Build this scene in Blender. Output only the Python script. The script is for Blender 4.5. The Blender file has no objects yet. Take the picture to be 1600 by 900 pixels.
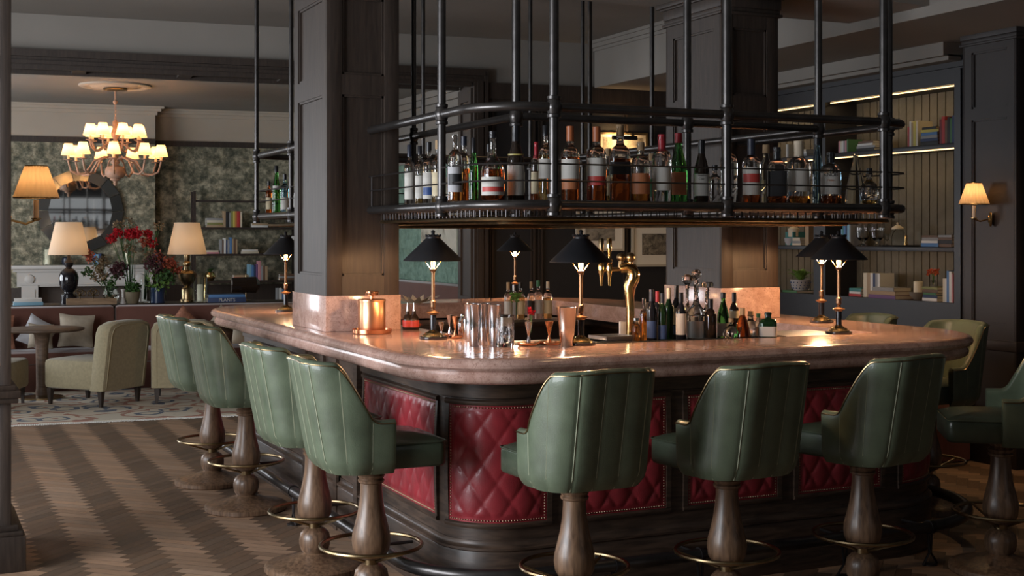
import bpy, bmesh, math, random
from mathutils import Vector, Matrix
random.seed(7)
S=bpy.context.scene
COL=S.collection
PI=math.pi
# ---------------- camera, world, daylight, exposure ----------------
F=2050.0; TH=math.atan(948/F); SN,CS=math.sin(TH),math.cos(TH); EYE=1.6
cam_d=bpy.data.cameras.new('camera'); cam=bpy.data.objects.new('camera',cam_d); COL.objects.link(cam)
cam.location=(0,0,EYE); cam.rotation_euler=(PI/2,0,-TH)
cam_d.sensor_width=36; cam_d.lens=F/1600*36; cam_d.shift_y=-82/1600; cam_d.clip_start=.05
S.camera=cam
w=bpy.data.worlds.new('world'); S.world=w; w.use_nodes=True
w.node_tree.nodes['Background'].inputs[0].default_value=(.75,.78,.85,1)
w.node_tree.nodes['Background'].inputs[1].default_value=.05
S.view_settings.view_transform='Standard'; S.view_settings.look='None'; S.view_settings.gamma=1
S.view_settings.use_curve_mapping=False; S.view_settings.exposure=0.0
def area(name,loc,rot,sx,sy,watt,col):
    l=bpy.data.lights.new(name,'AREA'); l.shape='RECTANGLE'; l.size=sx; l.size_y=sy; l.energy=watt; l.color=col
    o=bpy.data.objects.new(name,l); o.location=loc; o.rotation_euler=rot; COL.objects.link(o); return o
DAY=(.90,.94,1.0)
area('window_daylight',(-2.9,4.7,1.72),(0,-PI/2,0),2.05,3.4,370,DAY)
area('window_daylight',(-2.9,9.0,1.72),(0,-PI/2,0),2.05,3.0,150,DAY)
area('window_daylight',(5.2,-2.9,1.75),(PI/2,0,0),3.4,2.0,5,DAY)
area('lounge_window_daylight',(-2.0,16.2,1.75),(0,-PI/2,math.radians(-5)),1.9,3.6,230,DAY)
def point(name,loc,watt,col=(1,.58,.26),r=.02,parent=None):
    l=bpy.data.lights.new(name,'POINT'); l.energy=watt; l.color=col; l.shadow_soft_size=r
    o=bpy.data.objects.new(name,l); o.location=loc; COL.objects.link(o)
    if parent: o.parent=parent
    return o
def spot(name,loc,watt,ang,col=(1,.62,.3),r=.03,rot=(0,0,0)):
    l=bpy.data.lights.new(name,'SPOT'); l.energy=watt; l.color=col; l.shadow_soft_size=r; l.spot_size=math.radians(ang); l.spot_blend=.8
    o=bpy.data.objects.new(name,l); o.location=loc; o.rotation_euler=rot; COL.objects.link(o); return o
# recessed ceiling downlights above the bar island
for (x,y) in ((3.5,4.3),(3.0,8.2),(4.2,8.2)):
    spot('overhead_spot',(x,y,3.42),16,80)

spot('overhead_spot',(6.2,6.6,2.98),34,95)  # added fill spot that brightens the floor on the right, no fixture there
spot('overhead_spot',(6.0,8.8,2.98),14,95)  # second added fill for the same side
# ---------------- measured places: a sight line met with a real plane ----------------
def ray(u,v=368.0):
    a=(u-800)/F; return (SN+a*CS, CS-a*SN, -(v-368)/F)
def onz(u,v,z):
    r=ray(u,v); t=(z-EYE)/r[2]; return Vector((r[0]*t,r[1]*t,z))
def ony(u,y,v=368.0):
    r=ray(u,v); t=y/r[1]; return Vector((r[0]*t,y,EYE+r[2]*t))
def onx(u,x,v=368.0):
    r=ray(u,v); t=x/r[0]; return Vector((x,r[1]*t,EYE+r[2]*t))
def depth(p): return p[0]*SN+p[1]*CS
LA=math.radians(-5); LO=Vector((0,11.87,0)); LM=Matrix.Translation(LO)@Matrix.Rotation(LA,4,'Z')
def L(x,y,z=0): return LM@Vector((x,y,z))
def onl(u,yl,v=368.0):
    r=ray(u,v); ly=-r[0]*math.sin(LA)+r[1]*math.cos(LA); t=(yl+11.87*math.cos(LA))/ly
    q=LM.inverted()@Vector((r[0]*t,r[1]*t,0)); return Vector((q.x,yl,EYE+r[2]*t))

# ---------------- materials ----------------
M={}
def nmat(name): 
    m=bpy.data.materials.new(name); m.use_nodes=True; nt=m.node_tree; b=nt.nodes['Principled BSDF']; M[name]=m; return m,nt,b
def mat(name,col,rough=.5,metal=0,coat=0,spec=.5,bump=0,bscale=200,var=0,vscale=6,trans=0,ior=1.45,emit=None,es=0,sheen=0):
    m,nt,b=nmat(name)
    b.inputs['Base Color'].default_value=(*col,1); b.inputs['Roughness'].default_value=rough; b.inputs['Metallic'].default_value=metal
    b.inputs['Coat Weight'].default_value=coat; b.inputs['Specular IOR Level'].default_value=spec
    b.inputs['Transmission Weight'].default_value=trans; b.inputs['IOR'].default_value=ior
    if sheen: b.inputs['Sheen Weight'].default_value=sheen
    if emit: b.inputs['Emission Color'].default_value=(*emit,1); b.inputs['Emission Strength'].default_value=es
    tc=nt.nodes.new('ShaderNodeTexCoord')
    if var:
        n=nt.nodes.new('ShaderNodeTexNoise'); n.inputs['Scale'].default_value=vscale; n.inputs['Detail'].default_value=6
        r=nt.nodes.new('ShaderNodeValToRGB'); r.color_ramp.elements[0].position=.3; r.color_ramp.elements[1].position=.7
        r.color_ramp.elements[0].color=(*[c*(1-var) for c in col],1); r.color_ramp.elements[1].color=(*[min(1,c*(1+var)) for c in col],1)
        nt.links.new(tc.outputs['Object'],n.inputs['Vector']); nt.links.new(n.outputs['Fac'],r.inputs['Fac']); nt.links.new(r.outputs['Color'],b.inputs['Base Color'])
    if bump:
        n=nt.nodes.new('ShaderNodeTexNoise'); n.inputs['Scale'].default_value=bscale; n.inputs['Detail'].default_value=4
        bp=nt.nodes.new('ShaderNodeBump'); bp.inputs['Strength'].default_value=bump; bp.inputs['Distance'].default_value=.002
        nt.links.new(tc.outputs['Object'],n.inputs['Vector']); nt.links.new(n.outputs['Fac'],bp.inputs['Height']); nt.links.new(bp.outputs['Normal'],b.inputs['Normal'])
    return m
def wood(name,c1,c2,rough=.42,scale=(30,30,2.2),coat=.15):
    m,nt,b=nmat(name); tc=nt.nodes.new('ShaderNodeTexCoord'); mp=nt.nodes.new('ShaderNodeMapping'); mp.inputs['Scale'].default_value=scale
    n=nt.nodes.new('ShaderNodeTexNoise'); n.inputs['Scale'].default_value=2.2; n.inputs['Detail'].default_value=8; n.inputs['Distortion'].default_value=.6
    r=nt.nodes.new('ShaderNodeValToRGB'); r.color_ramp.elements[0].position=.35; r.color_ramp.elements[1].position=.68
    r.color_ramp.elements[0].color=(*c1,1); r.color_ramp.elements[1].color=(*c2,1)
    bp=nt.nodes.new('ShaderNodeBump'); bp.inputs['Strength'].default_value=.25; bp.inputs['Distance'].default_value=.002
    nt.links.new(tc.outputs['Object'],mp.inputs['Vector']); nt.links.new(mp.outputs['Vector'],n.inputs['Vector']); nt.links.new(n.outputs['Fac'],r.inputs['Fac'])
    nt.links.new(r.outputs['Color'],b.inputs['Base Color']); nt.links.new(n.outputs['Fac'],bp.inputs['Height']); nt.links.new(bp.outputs['Normal'],b.inputs['Normal'])
    b.inputs['Roughness'].default_value=rough; b.inputs['Coat Weight'].default_value=coat; b.inputs['Coat Roughness'].default_value=.25
    return m
wood('panel_wood',(.024,.016,.012),(.044,.030,.022),.55,coat=.03)
wood('bar_wood',(.030,.018,.012),(.082,.050,.033),.48,(3,3,26))
wood('stool_wood',(.090,.050,.028),(.23,.135,.078),.42,(26,26,3),.3)
wood('shelf_wood',(.016,.010,.008),(.035,.022,.017),.5,(3,3,20))
wood('table_wood',(.09,.055,.035),(.16,.10,.065),.5,(3,20,20))
wood('box_wood',(.20,.12,.06),(.34,.22,.12),.5,(3,20,20))
mat('paint_dark',(.017,.016,.019),.45,var=.1)
mat('paint_brown',(.024,.018,.0165),.5,var=.1)
mat('vase_navy',(.02,.035,.08),.15)
mat('wall_dark',(.020,.019,.020),.6)
mat('plaster',(.235,.215,.19),.8,var=.04,vscale=2)
mat('plaster_warm',(.42,.36,.29),.8,var=.04,vscale=2)
mat('leather_green',(.108,.138,.090),.38,coat=.22,bump=.35,bscale=260,var=.22,vscale=9)
mat('leather_dark_green',(.048,.064,.042),.33,coat=.3,bump=.35,bscale=260,var=.25,vscale=9)
mat('piping_green',(.30,.32,.22),.35)
mat('leather_red',(.27,.024,.032),.40,coat=.1,bump=.4,bscale=220,var=.28,vscale=8)
mat('nail_brass',(.42,.30,.20),.3,1)
mat('brass',(.55,.38,.17),.25,1,var=.15,vscale=20)
mat('brass_old',(.30,.22,.12),.3,1,var=.25,vscale=20)
mat('brass_polished',(.75,.52,.22),.14,1)
mat('copper',(.80,.38,.20),.22,1)
mat('copper_brushed',(.78,.40,.22),.34,1)
mat('steel',(.62,.63,.66),.12,1)
mat('steel_dull',(.42,.43,.45),.35,1)
mat('pipe_metal',(.085,.080,.078),.32,.85,var=.2,vscale=14)
mat('rail_dark',(.055,.050,.050),.35,.8)
mat('shade_black',(.014,.014,.016),.38)
mat('black',(.010,.010,.011),.45)
mat('black_gloss',(.012,.011,.014),.12,coat=.5)
mat('rubber',(.012,.012,.012),.7)
mat('white_paint',(.46,.44,.41),.5)
mat('firebox',(.06,.045,.036),.8)
mat('stem_bronze',(.26,.15,.085),.38,1)
mat('cream',(.70,.60,.45),.6)
mat('paper',(.66,.62,.54),.8)
mat('wax',(.75,.68,.52),.6)
mat('fabric_olive',(.30,.255,.155),.9,bump=.6,bscale=500,var=.12,vscale=40,sheen=.2)
mat('fabric_olive_trim',(.34,.29,.18),.9)
mat('velvet_rust',(.115,.042,.028),.85,var=.1,vscale=5,sheen=.4)
mat('cushion_beige',(.42,.36,.28),.9,bump=.4,bscale=400,var=.1,vscale=20)
mat('cushion_rust',(.36,.16,.10),.9,bump=.4,bscale=400,var=.3,vscale=30)
mat('ribbon_velvet',(.22,.075,.055),.85,sheen=.4)
mat('chandelier_wood',(.42,.25,.17),.6,var=.1,vscale=20)
mat('glass',(1,1,1),.0,trans=1,ior=1.45)
mat('glass_thin',(.92,.96,.95),.02,trans=1,ior=1.1)
mat('glass_green',(.12,.50,.12),.02,trans=1,ior=1.4)
mat('glass_dkgreen',(.014,.045,.016),.05,trans=.45,ior=1.4)
mat('glass_blue',(.35,.62,.85),.02,trans=1,ior=1.4)
mat('glass_dark',(.030,.018,.012),.06,trans=.35)
mat('glass_navy',(.010,.011,.016),.08)
mat('amber',(.86,.34,.06),.02,trans=.95,ior=1.36)
mat('amber_dark',(.55,.13,.025),.02,trans=.95,ior=1.36)
mat('amber_light',(.93,.66,.26),.02,trans=.95,ior=1.36)
mat('water',(.93,.95,.93),.0,trans=1,ior=1.33)
mat('label_white',(.52,.50,.46),.6)
mat('label_grey',(.42,.42,.44),.6)
mat('label_cream',(.62,.52,.34),.6)
mat('label_orange',(.42,.15,.06),.55)
mat('label_blue',(.035,.08,.24),.5)
mat('label_black',(.018,.018,.02),.5)
mat('label_red',(.45,.05,.04),.5)
mat('label_green',(.05,.20,.09),.5)
mat('cap_black',(.015,.015,.018),.3)
mat('cap_navy',(.02,.024,.04),.35)
mat('cap_red',(.34,.02,.03),.35)
mat('cap_orange',(.34,.10,.035),.4)
mat('cork',(.40,.27,.15),.8)
mat('foil_yellow',(.45,.38,.12),.35)
mat('leaf',(.045,.10,.025),.6,var=.4,vscale=30)
mat('leaf_bright',(.16,.30,.06),.6,var=.3,vscale=30)
mat('leaf_dry',(.22,.15,.08),.7,var=.3,vscale=30)
mat('petal_red',(.50,.012,.022),.55,var=.2,vscale=30)
mat('petal_rust',(.36,.08,.04),.6,var=.3,vscale=30)
mat('petal_dark',(.08,.025,.03),.7,var=.3,vscale=30)
mat('petal_coral',(.65,.14,.06),.6,var=.3,vscale=30)
mat('terracotta',(.16,.13,.08),.7)
mat('flint',(.18,.15,.12),.8)
mat('mirror',(.75,.75,.72),.03,1)
mat('mirror_edge',(.35,.36,.35),.12,.9)
mat('mount',(.74,.69,.58),.8)
mat('frame_light',(.50,.44,.34),.5)
mat('bulb',(1,.7,.35),.4,emit=(1,.58,.24),es=9)
mat('led',(1,.75,.4),.4,emit=(1,.66,.30),es=2.6)
mat('glow_candle',(1,.7,.35),.4,emit=(1,.6,.25),es=3)
def shade(name,col,e):
    m=bpy.data.materials.new(name); m.use_nodes=True; nt=m.node_tree; b=nt.nodes['Principled BSDF']; out=nt.nodes['Material Output']
    b.inputs['Base Color'].default_value=(*col,1); b.inputs['Roughness'].default_value=.9
    b.inputs['Emission Color'].default_value=(1,.62,.27,1); b.inputs['Emission Strength'].default_value=e
    t=nt.nodes.new('ShaderNodeBsdfTranslucent'); t.inputs[0].default_value=(*col,1)
    mx=nt.nodes.new('ShaderNodeMixShader'); mx.inputs[0].default_value=.5
    nt.links.new(b.outputs[0],mx.inputs[1]); nt.links.new(t.outputs[0],mx.inputs[2]); nt.links.new(mx.outputs[0],out.inputs[0]); M[name]=m
shade('shade_small',(.80,.66,.46),.30); shade('shade_big',(.72,.62,.50),.02); shade('shade_pleat',(.66,.50,.32),.05)
mat('steel_warm',(.72,.60,.52),.14,1)  # copper reflection put into the base colour of a polished steel tin
# polished rose marble
m,nt,b=nmat('marble'); tc=nt.nodes.new('ShaderNodeTexCoord')
n1=nt.nodes.new('ShaderNodeTexNoise'); n1.inputs['Scale'].default_value=9; n1.inputs['Detail'].default_value=9; n1.inputs['Roughness'].default_value=.65; n1.inputs['Distortion'].default_value=1.0
r1=nt.nodes.new('ShaderNodeValToRGB'); r1.color_ramp.elements[0].position=.3; r1.color_ramp.elements[0].color=(.38,.22,.175,1); r1.color_ramp.elements[1].position=.72; r1.color_ramp.elements[1].color=(.64,.44,.37,1)
v=nt.nodes.new('ShaderNodeTexVoronoi'); v.feature='DISTANCE_TO_EDGE'; v.inputs['Scale'].default_value=15
nn=nt.nodes.new('ShaderNodeTexNoise'); nn.inputs['Scale'].default_value=5; nn.inputs['Detail'].default_value=6
ad=nt.nodes.new('ShaderNodeVectorMath'); ad.operation='ADD'
r2=nt.nodes.new('ShaderNodeValToRGB'); r2.color_ramp.elements[0].position=0; r2.color_ramp.elements[0].color=(.40,.28,.24,1); r2.color_ramp.elements[1].position=.035; r2.color_ramp.elements[1].color=(1,1,1,1)
mx=nt.nodes.new('ShaderNodeMix'); mx.data_type='RGBA'; mx.blend_type='MULTIPLY'; mx.inputs[0].default_value=.75
nt.links.new(tc.outputs['Object'],n1.inputs['Vector']); nt.links.new(n1.outputs['Fac'],r1.inputs['Fac'])
nt.links.new(tc.outputs['Object'],nn.inputs['Vector']); nt.links.new(tc.outputs['Object'],ad.inputs[0]); nt.links.new(nn.outputs['Color'],ad.inputs[1]); nt.links.new(ad.outputs[0],v.inputs['Vector'])
nt.links.new(v.outputs['Distance'],r2.inputs['Fac']); nt.links.new(r1.outputs['Color'],mx.inputs[6]); nt.links.new(r2.outputs['Color'],mx.inputs[7]); nt.links.new(mx.outputs[2],b.inputs['Base Color'])
b.inputs['Roughness'].default_value=.19; b.inputs['Coat Weight'].default_value=.25; b.inputs['Coat Roughness'].default_value=.07
# foliage wallpaper
def paper(name,cols,scale,dist=.8):
    m,nt,b=nmat(name); tc=nt.nodes.new('ShaderNodeTexCoord'); n=nt.nodes.new('ShaderNodeTexNoise'); n.inputs['Scale'].default_value=scale; n.inputs['Detail'].default_value=7; n.inputs['Roughness'].default_value=.72; n.inputs['Distortion'].default_value=dist
    r=nt.nodes.new('ShaderNodeValToRGB'); r.color_ramp.elements[0].position=.36; r.color_ramp.elements[0].color=(*cols[0],1); r.color_ramp.elements[1].position=.68; r.color_ramp.elements[1].color=(*cols[2],1)
    e=r.color_ramp.elements.new(.5); e.color=(*cols[1],1)
    nt.links.new(tc.outputs['Object'],n.inputs['Vector']); nt.links.new(n.outputs['Fac'],r.inputs['Fac']); nt.links.new(r.outputs['Color'],b.inputs['Base Color']); b.inputs['Roughness'].default_value=.8
paper('wallpaper',((.045,.05,.032),(.17,.16,.11),(.50,.45,.32)),8.0,.1)
paper('wall_green',((.10,.17,.13),(.17,.27,.21),(.26,.38,.30)),9)
paper('painting_cream',((.20,.17,.12),(.50,.47,.38),(.62,.58,.48)),2.2)
paper('print_dark',((.035,.03,.025),(.13,.11,.08),(.36,.31,.23)),14)
paper('print_mid',((.08,.07,.055),(.24,.21,.16),(.40,.36,.28)),9)
# rug
m,nt,b=nmat('rug_pile'); tc=nt.nodes.new('ShaderNodeTexCoord'); vo=nt.nodes.new('ShaderNodeTexVoronoi'); vo.inputs['Scale'].default_value=3.2
r=nt.nodes.new('ShaderNodeValToRGB'); r.color_ramp.interpolation='CONSTANT'
els=[(0,(.25,.08,.06)),(.16,(.50,.44,.34)),(.30,(.10,.12,.16)),(.40,(.55,.48,.38)),(.62,(.34,.17,.12)),(.72,(.52,.46,.36))]
r.color_ramp.elements[0].color=(*els[0][1],1); r.color_ramp.elements[1].position=els[1][0]; r.color_ramp.elements[1].color=(*els[1][1],1)
for p,c in els[2:]: e=r.color_ramp.elements.new(p); e.color=(*c,1)
n=nt.nodes.new('ShaderNodeTexNoise'); n.inputs['Scale'].default_value=6; n.inputs['Detail'].default_value=3
ad=nt.nodes.new('ShaderNodeMix'); ad.data_type='RGBA'; ad.inputs[0].default_value=.12
nt.links.new(tc.outputs['Object'],ad.inputs[6]); nt.links.new(tc.outputs['Object'],n.inputs['Vector']); nt.links.new(n.outputs['Color'],ad.inputs[7]); nt.links.new(ad.outputs[2],vo.inputs['Vector'])
nt.links.new(vo.outputs['Distance'],r.inputs['Fac']); nt.links.new(r.outputs['Color'],b.inputs['Base Color']); b.inputs['Roughness'].default_value=.95
mat('fringe',(.82,.80,.74),.9)
# floor planks
m,nt,b=nmat('herringbone_oak'); at=nt.nodes.new('ShaderNodeVertexColor'); at.layer_name='tone'; uv=nt.nodes.new('ShaderNodeUVMap'); uv.uv_map='UVMap'
mp=nt.nodes.new('ShaderNodeMapping'); mp.inputs['Scale'].default_value=(3,60,1); n=nt.nodes.new('ShaderNodeTexNoise'); n.inputs['Scale'].default_value=2; n.inputs['Detail'].default_value=6
r=nt.nodes.new('ShaderNodeValToRGB'); r.color_ramp.elements[0].position=.3; r.color_ramp.elements[0].color=(.72,.72,.72,1); r.color_ramp.elements[1].position=.7; r.color_ramp.elements[1].color=(1.15,1.15,1.15,1)
mx=nt.nodes.new('ShaderNodeMix'); mx.data_type='RGBA'; mx.blend_type='MULTIPLY'; mx.inputs[0].default_value=1
nt.links.new(uv.outputs[0],mp.inputs['Vector']); nt.links.new(mp.outputs[0],n.inputs['Vector']); nt.links.new(n.outputs['Fac'],r.inputs['Fac']); nt.links.new(at.outputs['Color'],mx.inputs[6]); nt.links.new(r.outputs['Color'],mx.inputs[7]); nt.links.new(mx.outputs[2],b.inputs['Base Color'])
b.inputs['Roughness'].default_value=.58; b.inputs['Specular IOR Level'].default_value=.35

# ---------------- mesh helpers ----------------
class MB:
    def __init__(s): s.b=bmesh.new(); s.mi=0
    def v(s,p): return s.b.verts.new(p)
    def f(s,vs):
        try: fc=s.b.faces.new(vs); fc.material_index=s.mi; return fc
        except ValueError: return None
    def box(s,x0,x1,y0,y1,z0,z1,bev=0,mx=None):
        vs=[Vector((x,y,z)) for z in (z0,z1) for y in (y0,y1) for x in (x0,x1)]
        if mx is not None: vs=[mx@q for q in vs]
        vs=[s.v(q) for q in vs]; fs=[]
        for q in ((0,2,3,1),(4,5,7,6),(0,1,5,4),(2,6,7,3),(0,4,6,2),(1,3,7,5)): fs.append(s.f([vs[i] for i in q]))
        if bev>0:
            es=list({e for fc in fs for e in fc.edges}); bmesh.ops.bevel(s.b,geom=es,offset=bev,segments=2,affect='EDGES',profile=.5)
        return s
    def lathe(s,prof,n=20,c=(0,0,0),sq=0,mx=None,rot=0,sc=(1,1)):
        rings=[]
        for (r,z) in prof:
            if r<1e-5: p=Vector((c[0],c[1],c[2]+z)); rings.append([s.v(mx@p if mx is not None else p)]); continue
            ring=[]
            for k in range(n):
                a=2*PI*(k+.5)/n+rot; cx,cy=math.cos(a),math.sin(a)
                if sq: q=1/((abs(math.cos(a-rot))**sq+abs(math.sin(a-rot))**sq)**(1/sq)); cx*=q; cy*=q
                p=Vector((c[0]+r*cx*sc[0],c[1]+r*cy*sc[1],c[2]+z)); ring.append(s.v(mx@p if mx is not None else p))
            rings.append(ring)
        for a,b in zip(rings,rings[1:]):
            if len(a)==1 and len(b)==1: continue
            for k in range(n):
                j=(k+1)%n
                if len(a)==1: s.f([a[0],b[j],b[k]][::-1])
                elif len(b)==1: s.f([a[k],a[j],b[0]])
                else: s.f([a[k],a[j],b[j],b[k]])
        if len(rings[0])>1: s.f(rings[0][::-1])
        if len(rings[-1])>1: s.f(rings[-1])
        return s
    def tube(s,pts,r,n=8,closed=False,cap=True):
        pts=[Vector(p) for p in pts]; m=len(pts); rings=[]; up=None
        for i,p in enumerate(pts):
            if closed: t=(pts[(i+1)%m]-pts[i-1])
            else: t=pts[min(i+1,m-1)]-pts[max(i-1,0)]
            t.normalize()
            if up is None: up=Vector((0,0,1)) if abs(t.z)<.9 else Vector((1,0,0))
            sd=t.cross(up); 
            if sd.length<1e-4: sd=t.cross(Vector((0,1,0)))
            sd.normalize(); up=sd.cross(t).normalized()
            rr=r[i] if isinstance(r,(list,tuple)) else r
            rings.append([s.v(p+(sd*math.cos(2*PI*k/n)+up*math.sin(2*PI*k/n))*rr) for k in range(n)])
        rng=range(m) if closed else range(m-1)
        for i in rng:
            a,b=rings[i],rings[(i+1)%m]
            for k in range(n): s.f([a[k],a[(k+1)%n],b[(k+1)%n],b[k]])
        if not closed and cap: s.f(rings[0][::-1]); s.f(rings[-1])
        return s
    def grid(s,pts,closed_u=False,closed_v=False):
        g=[[s.v(p) for p in row] for row in pts]; R=len(g); Cn=len(g[0])
        for i in range(R if closed_u else R-1):
            for j in range(Cn if closed_v else Cn-1):
                s.f([g[i][j],g[i][(j+1)%Cn],g[(i+1)%R][(j+1)%Cn],g[(i+1)%R][j]])
        return s
    def ball(s,c,r,n=12,sc=(1,1,1)):
        m=n//2; return s.lathe([(r*math.sin(PI*i/m)*1.0 if 0<i<m else 0,-r*math.cos(PI*i/m)*sc[2]) for i in range(m+1)],n,c,sc=sc[:2])
    def done(s,name,mats,parent=None,ang=38,loc=None,rz=0,fixn=True):
        if fixn: bmesh.ops.recalc_face_normals(s.b,faces=s.b.faces)
        me=bpy.data.meshes.new(name); s.b.to_mesh(me); s.b.free()
        if not isinstance(mats,(list,tuple)): mats=[mats]
        for q in mats: me.materials.append(M[q])
        me.polygons.foreach_set('use_smooth',[True]*len(me.polygons)); me.set_sharp_from_angle(angle=math.radians(ang))
        o=bpy.data.objects.new(name,me); COL.objects.link(o)
        if parent is not None: o.parent=parent
        if loc is not None: o.location=loc
        if rz: o.rotation_euler=(0,0,rz)
        return o
def tag(o,label,cat,group=None,kind=None):
    o['label']=label; o['category']=cat
    if group: o['group']=group
    if kind: o['kind']=kind
    return o
def thing(name,label,cat,loc=(0,0,0),rz=0,group=None):
    o=bpy.data.objects.new(name,None); o.empty_display_size=.05; COL.objects.link(o); o.location=loc; o.rotation_euler=(0,0,rz)
    return tag(o,label,cat,group)
def struct(o): o['kind']='structure'; return o
def dup(root,loc,rz=None,label=None,group=None):
    def cp(o,par):
        c=o.copy(); COL.objects.link(c)
        if par is not None: c.parent=par
        for ch in o.children: cp(ch,c)
        return c
    r=cp(root,None); r.location=loc
    if rz is not None: r.rotation_euler=(0,0,rz)
    if label: r['label']=label
    if group: r['group']=group
    return r
def plabel(o,t): o['label']=t; return o
# ---------------- room ----------------
def sbox(name,mt,x0,x1,y0,y1,z0,z1,lounge=False,bev=0):
    b=MB().box(x0,x1,y0,y1,z0,z1,bev); o=struct(b.done(name,mt))
    if lounge: o.location=LO; o.rotation_euler=(0,0,LA)
    return o
# floor: herringbone planks as one mesh
def build_floor():
    bm=bmesh.new(); uvl=bm.loops.layers.uv.new('UVMap'); cl=bm.loops.layers.float_color.new('tone')
    W,n=.070,4; c45=math.sqrt(.5); rnd=random.Random(3); R=230; z=0
    def add(i0,j0,wi,hj,d):
        cx,cy=(i0+wi/2)*W,(j0+hj/2)*W; X=(cx-cy)*c45+2.2; Y=(cx+cy)*c45+5
        if not(-3<X<8 and -3<Y<19.8): return
        g=.0012; q=[]
        for (a,b) in ((i0*W+g,j0*W+g),((i0+wi)*W-g,j0*W+g),((i0+wi)*W-g,(j0+hj)*W-g),(i0*W+g,(j0+hj)*W-g)):
            q.append(bm.verts.new(((a-b)*c45+2.2,(a+b)*c45+5,0)))
        f=bm.faces.new(q); t=rnd.uniform(.80,1.18); hue=rnd.uniform(-.05,.05)
        base=(.335,.215,.138) if d else (.150,.094,.059)  # sheen stripes put into the colour: one plank direction lighter than the other
        ox,oy=rnd.uniform(0,50),rnd.uniform(0,50)
        uvs=((0,0),(1,0),(1,1),(0,1)) if wi>hj else ((0,0),(0,1),(1,1),(1,0))
        for l,u in zip(f.loops,uvs):
            l[uvl].uv=(u[0]*.5+ox,u[1]*.14+oy); l[cl]=(base[0]*t*(1+hue),base[1]*t,base[2]*t*(1-hue),1)
    for j in range(-R,R):
        for i in range(-R,R):
            d=(i-j)%(2*n)
            if d==0: add(i,j,n,1,0)
            elif d==2*n-1: add(i,j,1,n,1)
    me=bpy.data.meshes.new('floor'); bm.to_mesh(me); bm.free(); me.materials.append(M['herringbone_oak'])
    o=bpy.data.objects.new('floor',me); COL.objects.link(o); struct(o)
build_floor()
sbox('floor_base','black',-3.1,8.1,-3.1,20.4,-.1,-.002)
sbox('ceiling','plaster',-3.1,8.1,-3.1,20.6,3.48,3.6)
# bulkhead along the bookcase wall and cross beam over the columns
sbox('trim_1','plaster',6.06,7.6,-3,11.2,3.03,3.48)
b=MB(); 
for (o_,h) in ((.05,.03),(.035,.07),(.015,.10)): b.box(6.06-o_,6.06,-3,11.2,3.48-h,3.48)
struct(b.done('trim_2','plaster'))
sbox('trim_3','plaster',-3,6.06,6.62,7.42,3.10,3.48)
b=MB(); b.box(-3,6.06,6.56,6.62,3.36,3.48); b.box(-3,6.06,7.42,7.48,3.36,3.48); struct(b.done('trim_4','plaster'))
b=MB(); b.box(6.95,7.15,7.45,11.3,2.93,3.03); b.box(7.0,7.15,7.45,11.3,2.90,2.94); struct(b.done('trim_5','plaster'))
# left wall and front wall of the bar room, with windows
def wall_windows(name,x0,x1,y0,y1,axis,wins,z0=.7,z1=2.75,top=3.5):
    b=MB()
    if axis=='Y':
        b.box(x0,x1,y0,y1,-.05,z0); b.box(x0,x1,y0,y1,z1,top); c=y0
        for (a,e) in wins: b.box(x0,x1,c,a,z0,z1); c=e
        b.box(x0,x1,c,y1,z0,z1)
    else:
        b.box(x0,x1,y0,y1,-.05,z0); b.box(x0,x1,y0,y1,z1,top); c=x0
        for (a,e) in wins: b.box(c,a,y0,y1,z0,z1); c=e
        b.box(c,x1,y0,y1,z0,z1)
    return struct(b.done(name,'wall_dark'))
wall_windows('wall_left',-3.2,-3.05,-3.1,11.9,'Y',[(3.0,6.4),(7.5,10.5)])
wall_windows('wall_front',-3.1,8.1,-3.25,-3.1,'X',[(3.5,6.9)])
def win(name,ax,p,a0,a1,z0=.7,z1=2.75):
    b=MB(); n=4
    for i in range(n+1):
        a=a0+(a1-a0)*i/n
        if ax=='Y': b.box(p-.04,p+.04,a-.02,a+.02,z0,z1)
        else: b.box(a-.02,a+.02,p-.04,p+.04,z0,z1)
    for z in (z0+.02,z1-.02,(z0+z1)/2):
        if ax=='Y': b.box(p-.04,p+.04,a0,a1,z-.02,z+.02)
        else: b.box(a0,a1,p-.04,p+.04,z-.02,z+.02)
    struct(b.done(name,'white_paint'))
win('window_1','Y',-3.12,3.0,6.4); win('window_2','Y',-3.12,7.5,10.5); win('window_3','X',-3.17,3.5,6.9)
sbox('wall_right_front','wall_dark',7.57,7.7,-3.1,7.41,-.05,3.5)
# wall between bar and lounge (turned 5 degrees), header over the wide opening
JX=4.88
b=MB(); b.box(-3.3,5.0,.02,.34,3.10,3.5); o=struct(b.done('wall_back_upper','plaster')); o.location=LO; o.rotation_euler=(0,0,LA)
b=MB(); b.box(5.0,7.6,.02,.34,3.0,3.5); o=struct(b.done('wall_back_frieze','plaster')); o.location=LO; o.rotation_euler=(0,0,LA)
b=MB(); b.box(-3.3,5.0,-.04,.42,3.045,3.14); b.box(-3.3,5.03,-.08,-.04,3.11,3.17); b.box(-3.3,5.0,-.06,-.04,3.05,3.08)
for i in range(9):
    b.box(-3.2+i*.9,-3.08+i*.9,.02,.36,3.02,3.045)
b.box(-3.3,JX,-.03,.03,3.01,3.045); b.box(-3.3,JX,.35,.41,3.01,3.045)
o=struct(b.done('trim_6','panel_wood')); o.location=LO; o.rotation_euler=(0,0,LA)
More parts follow.
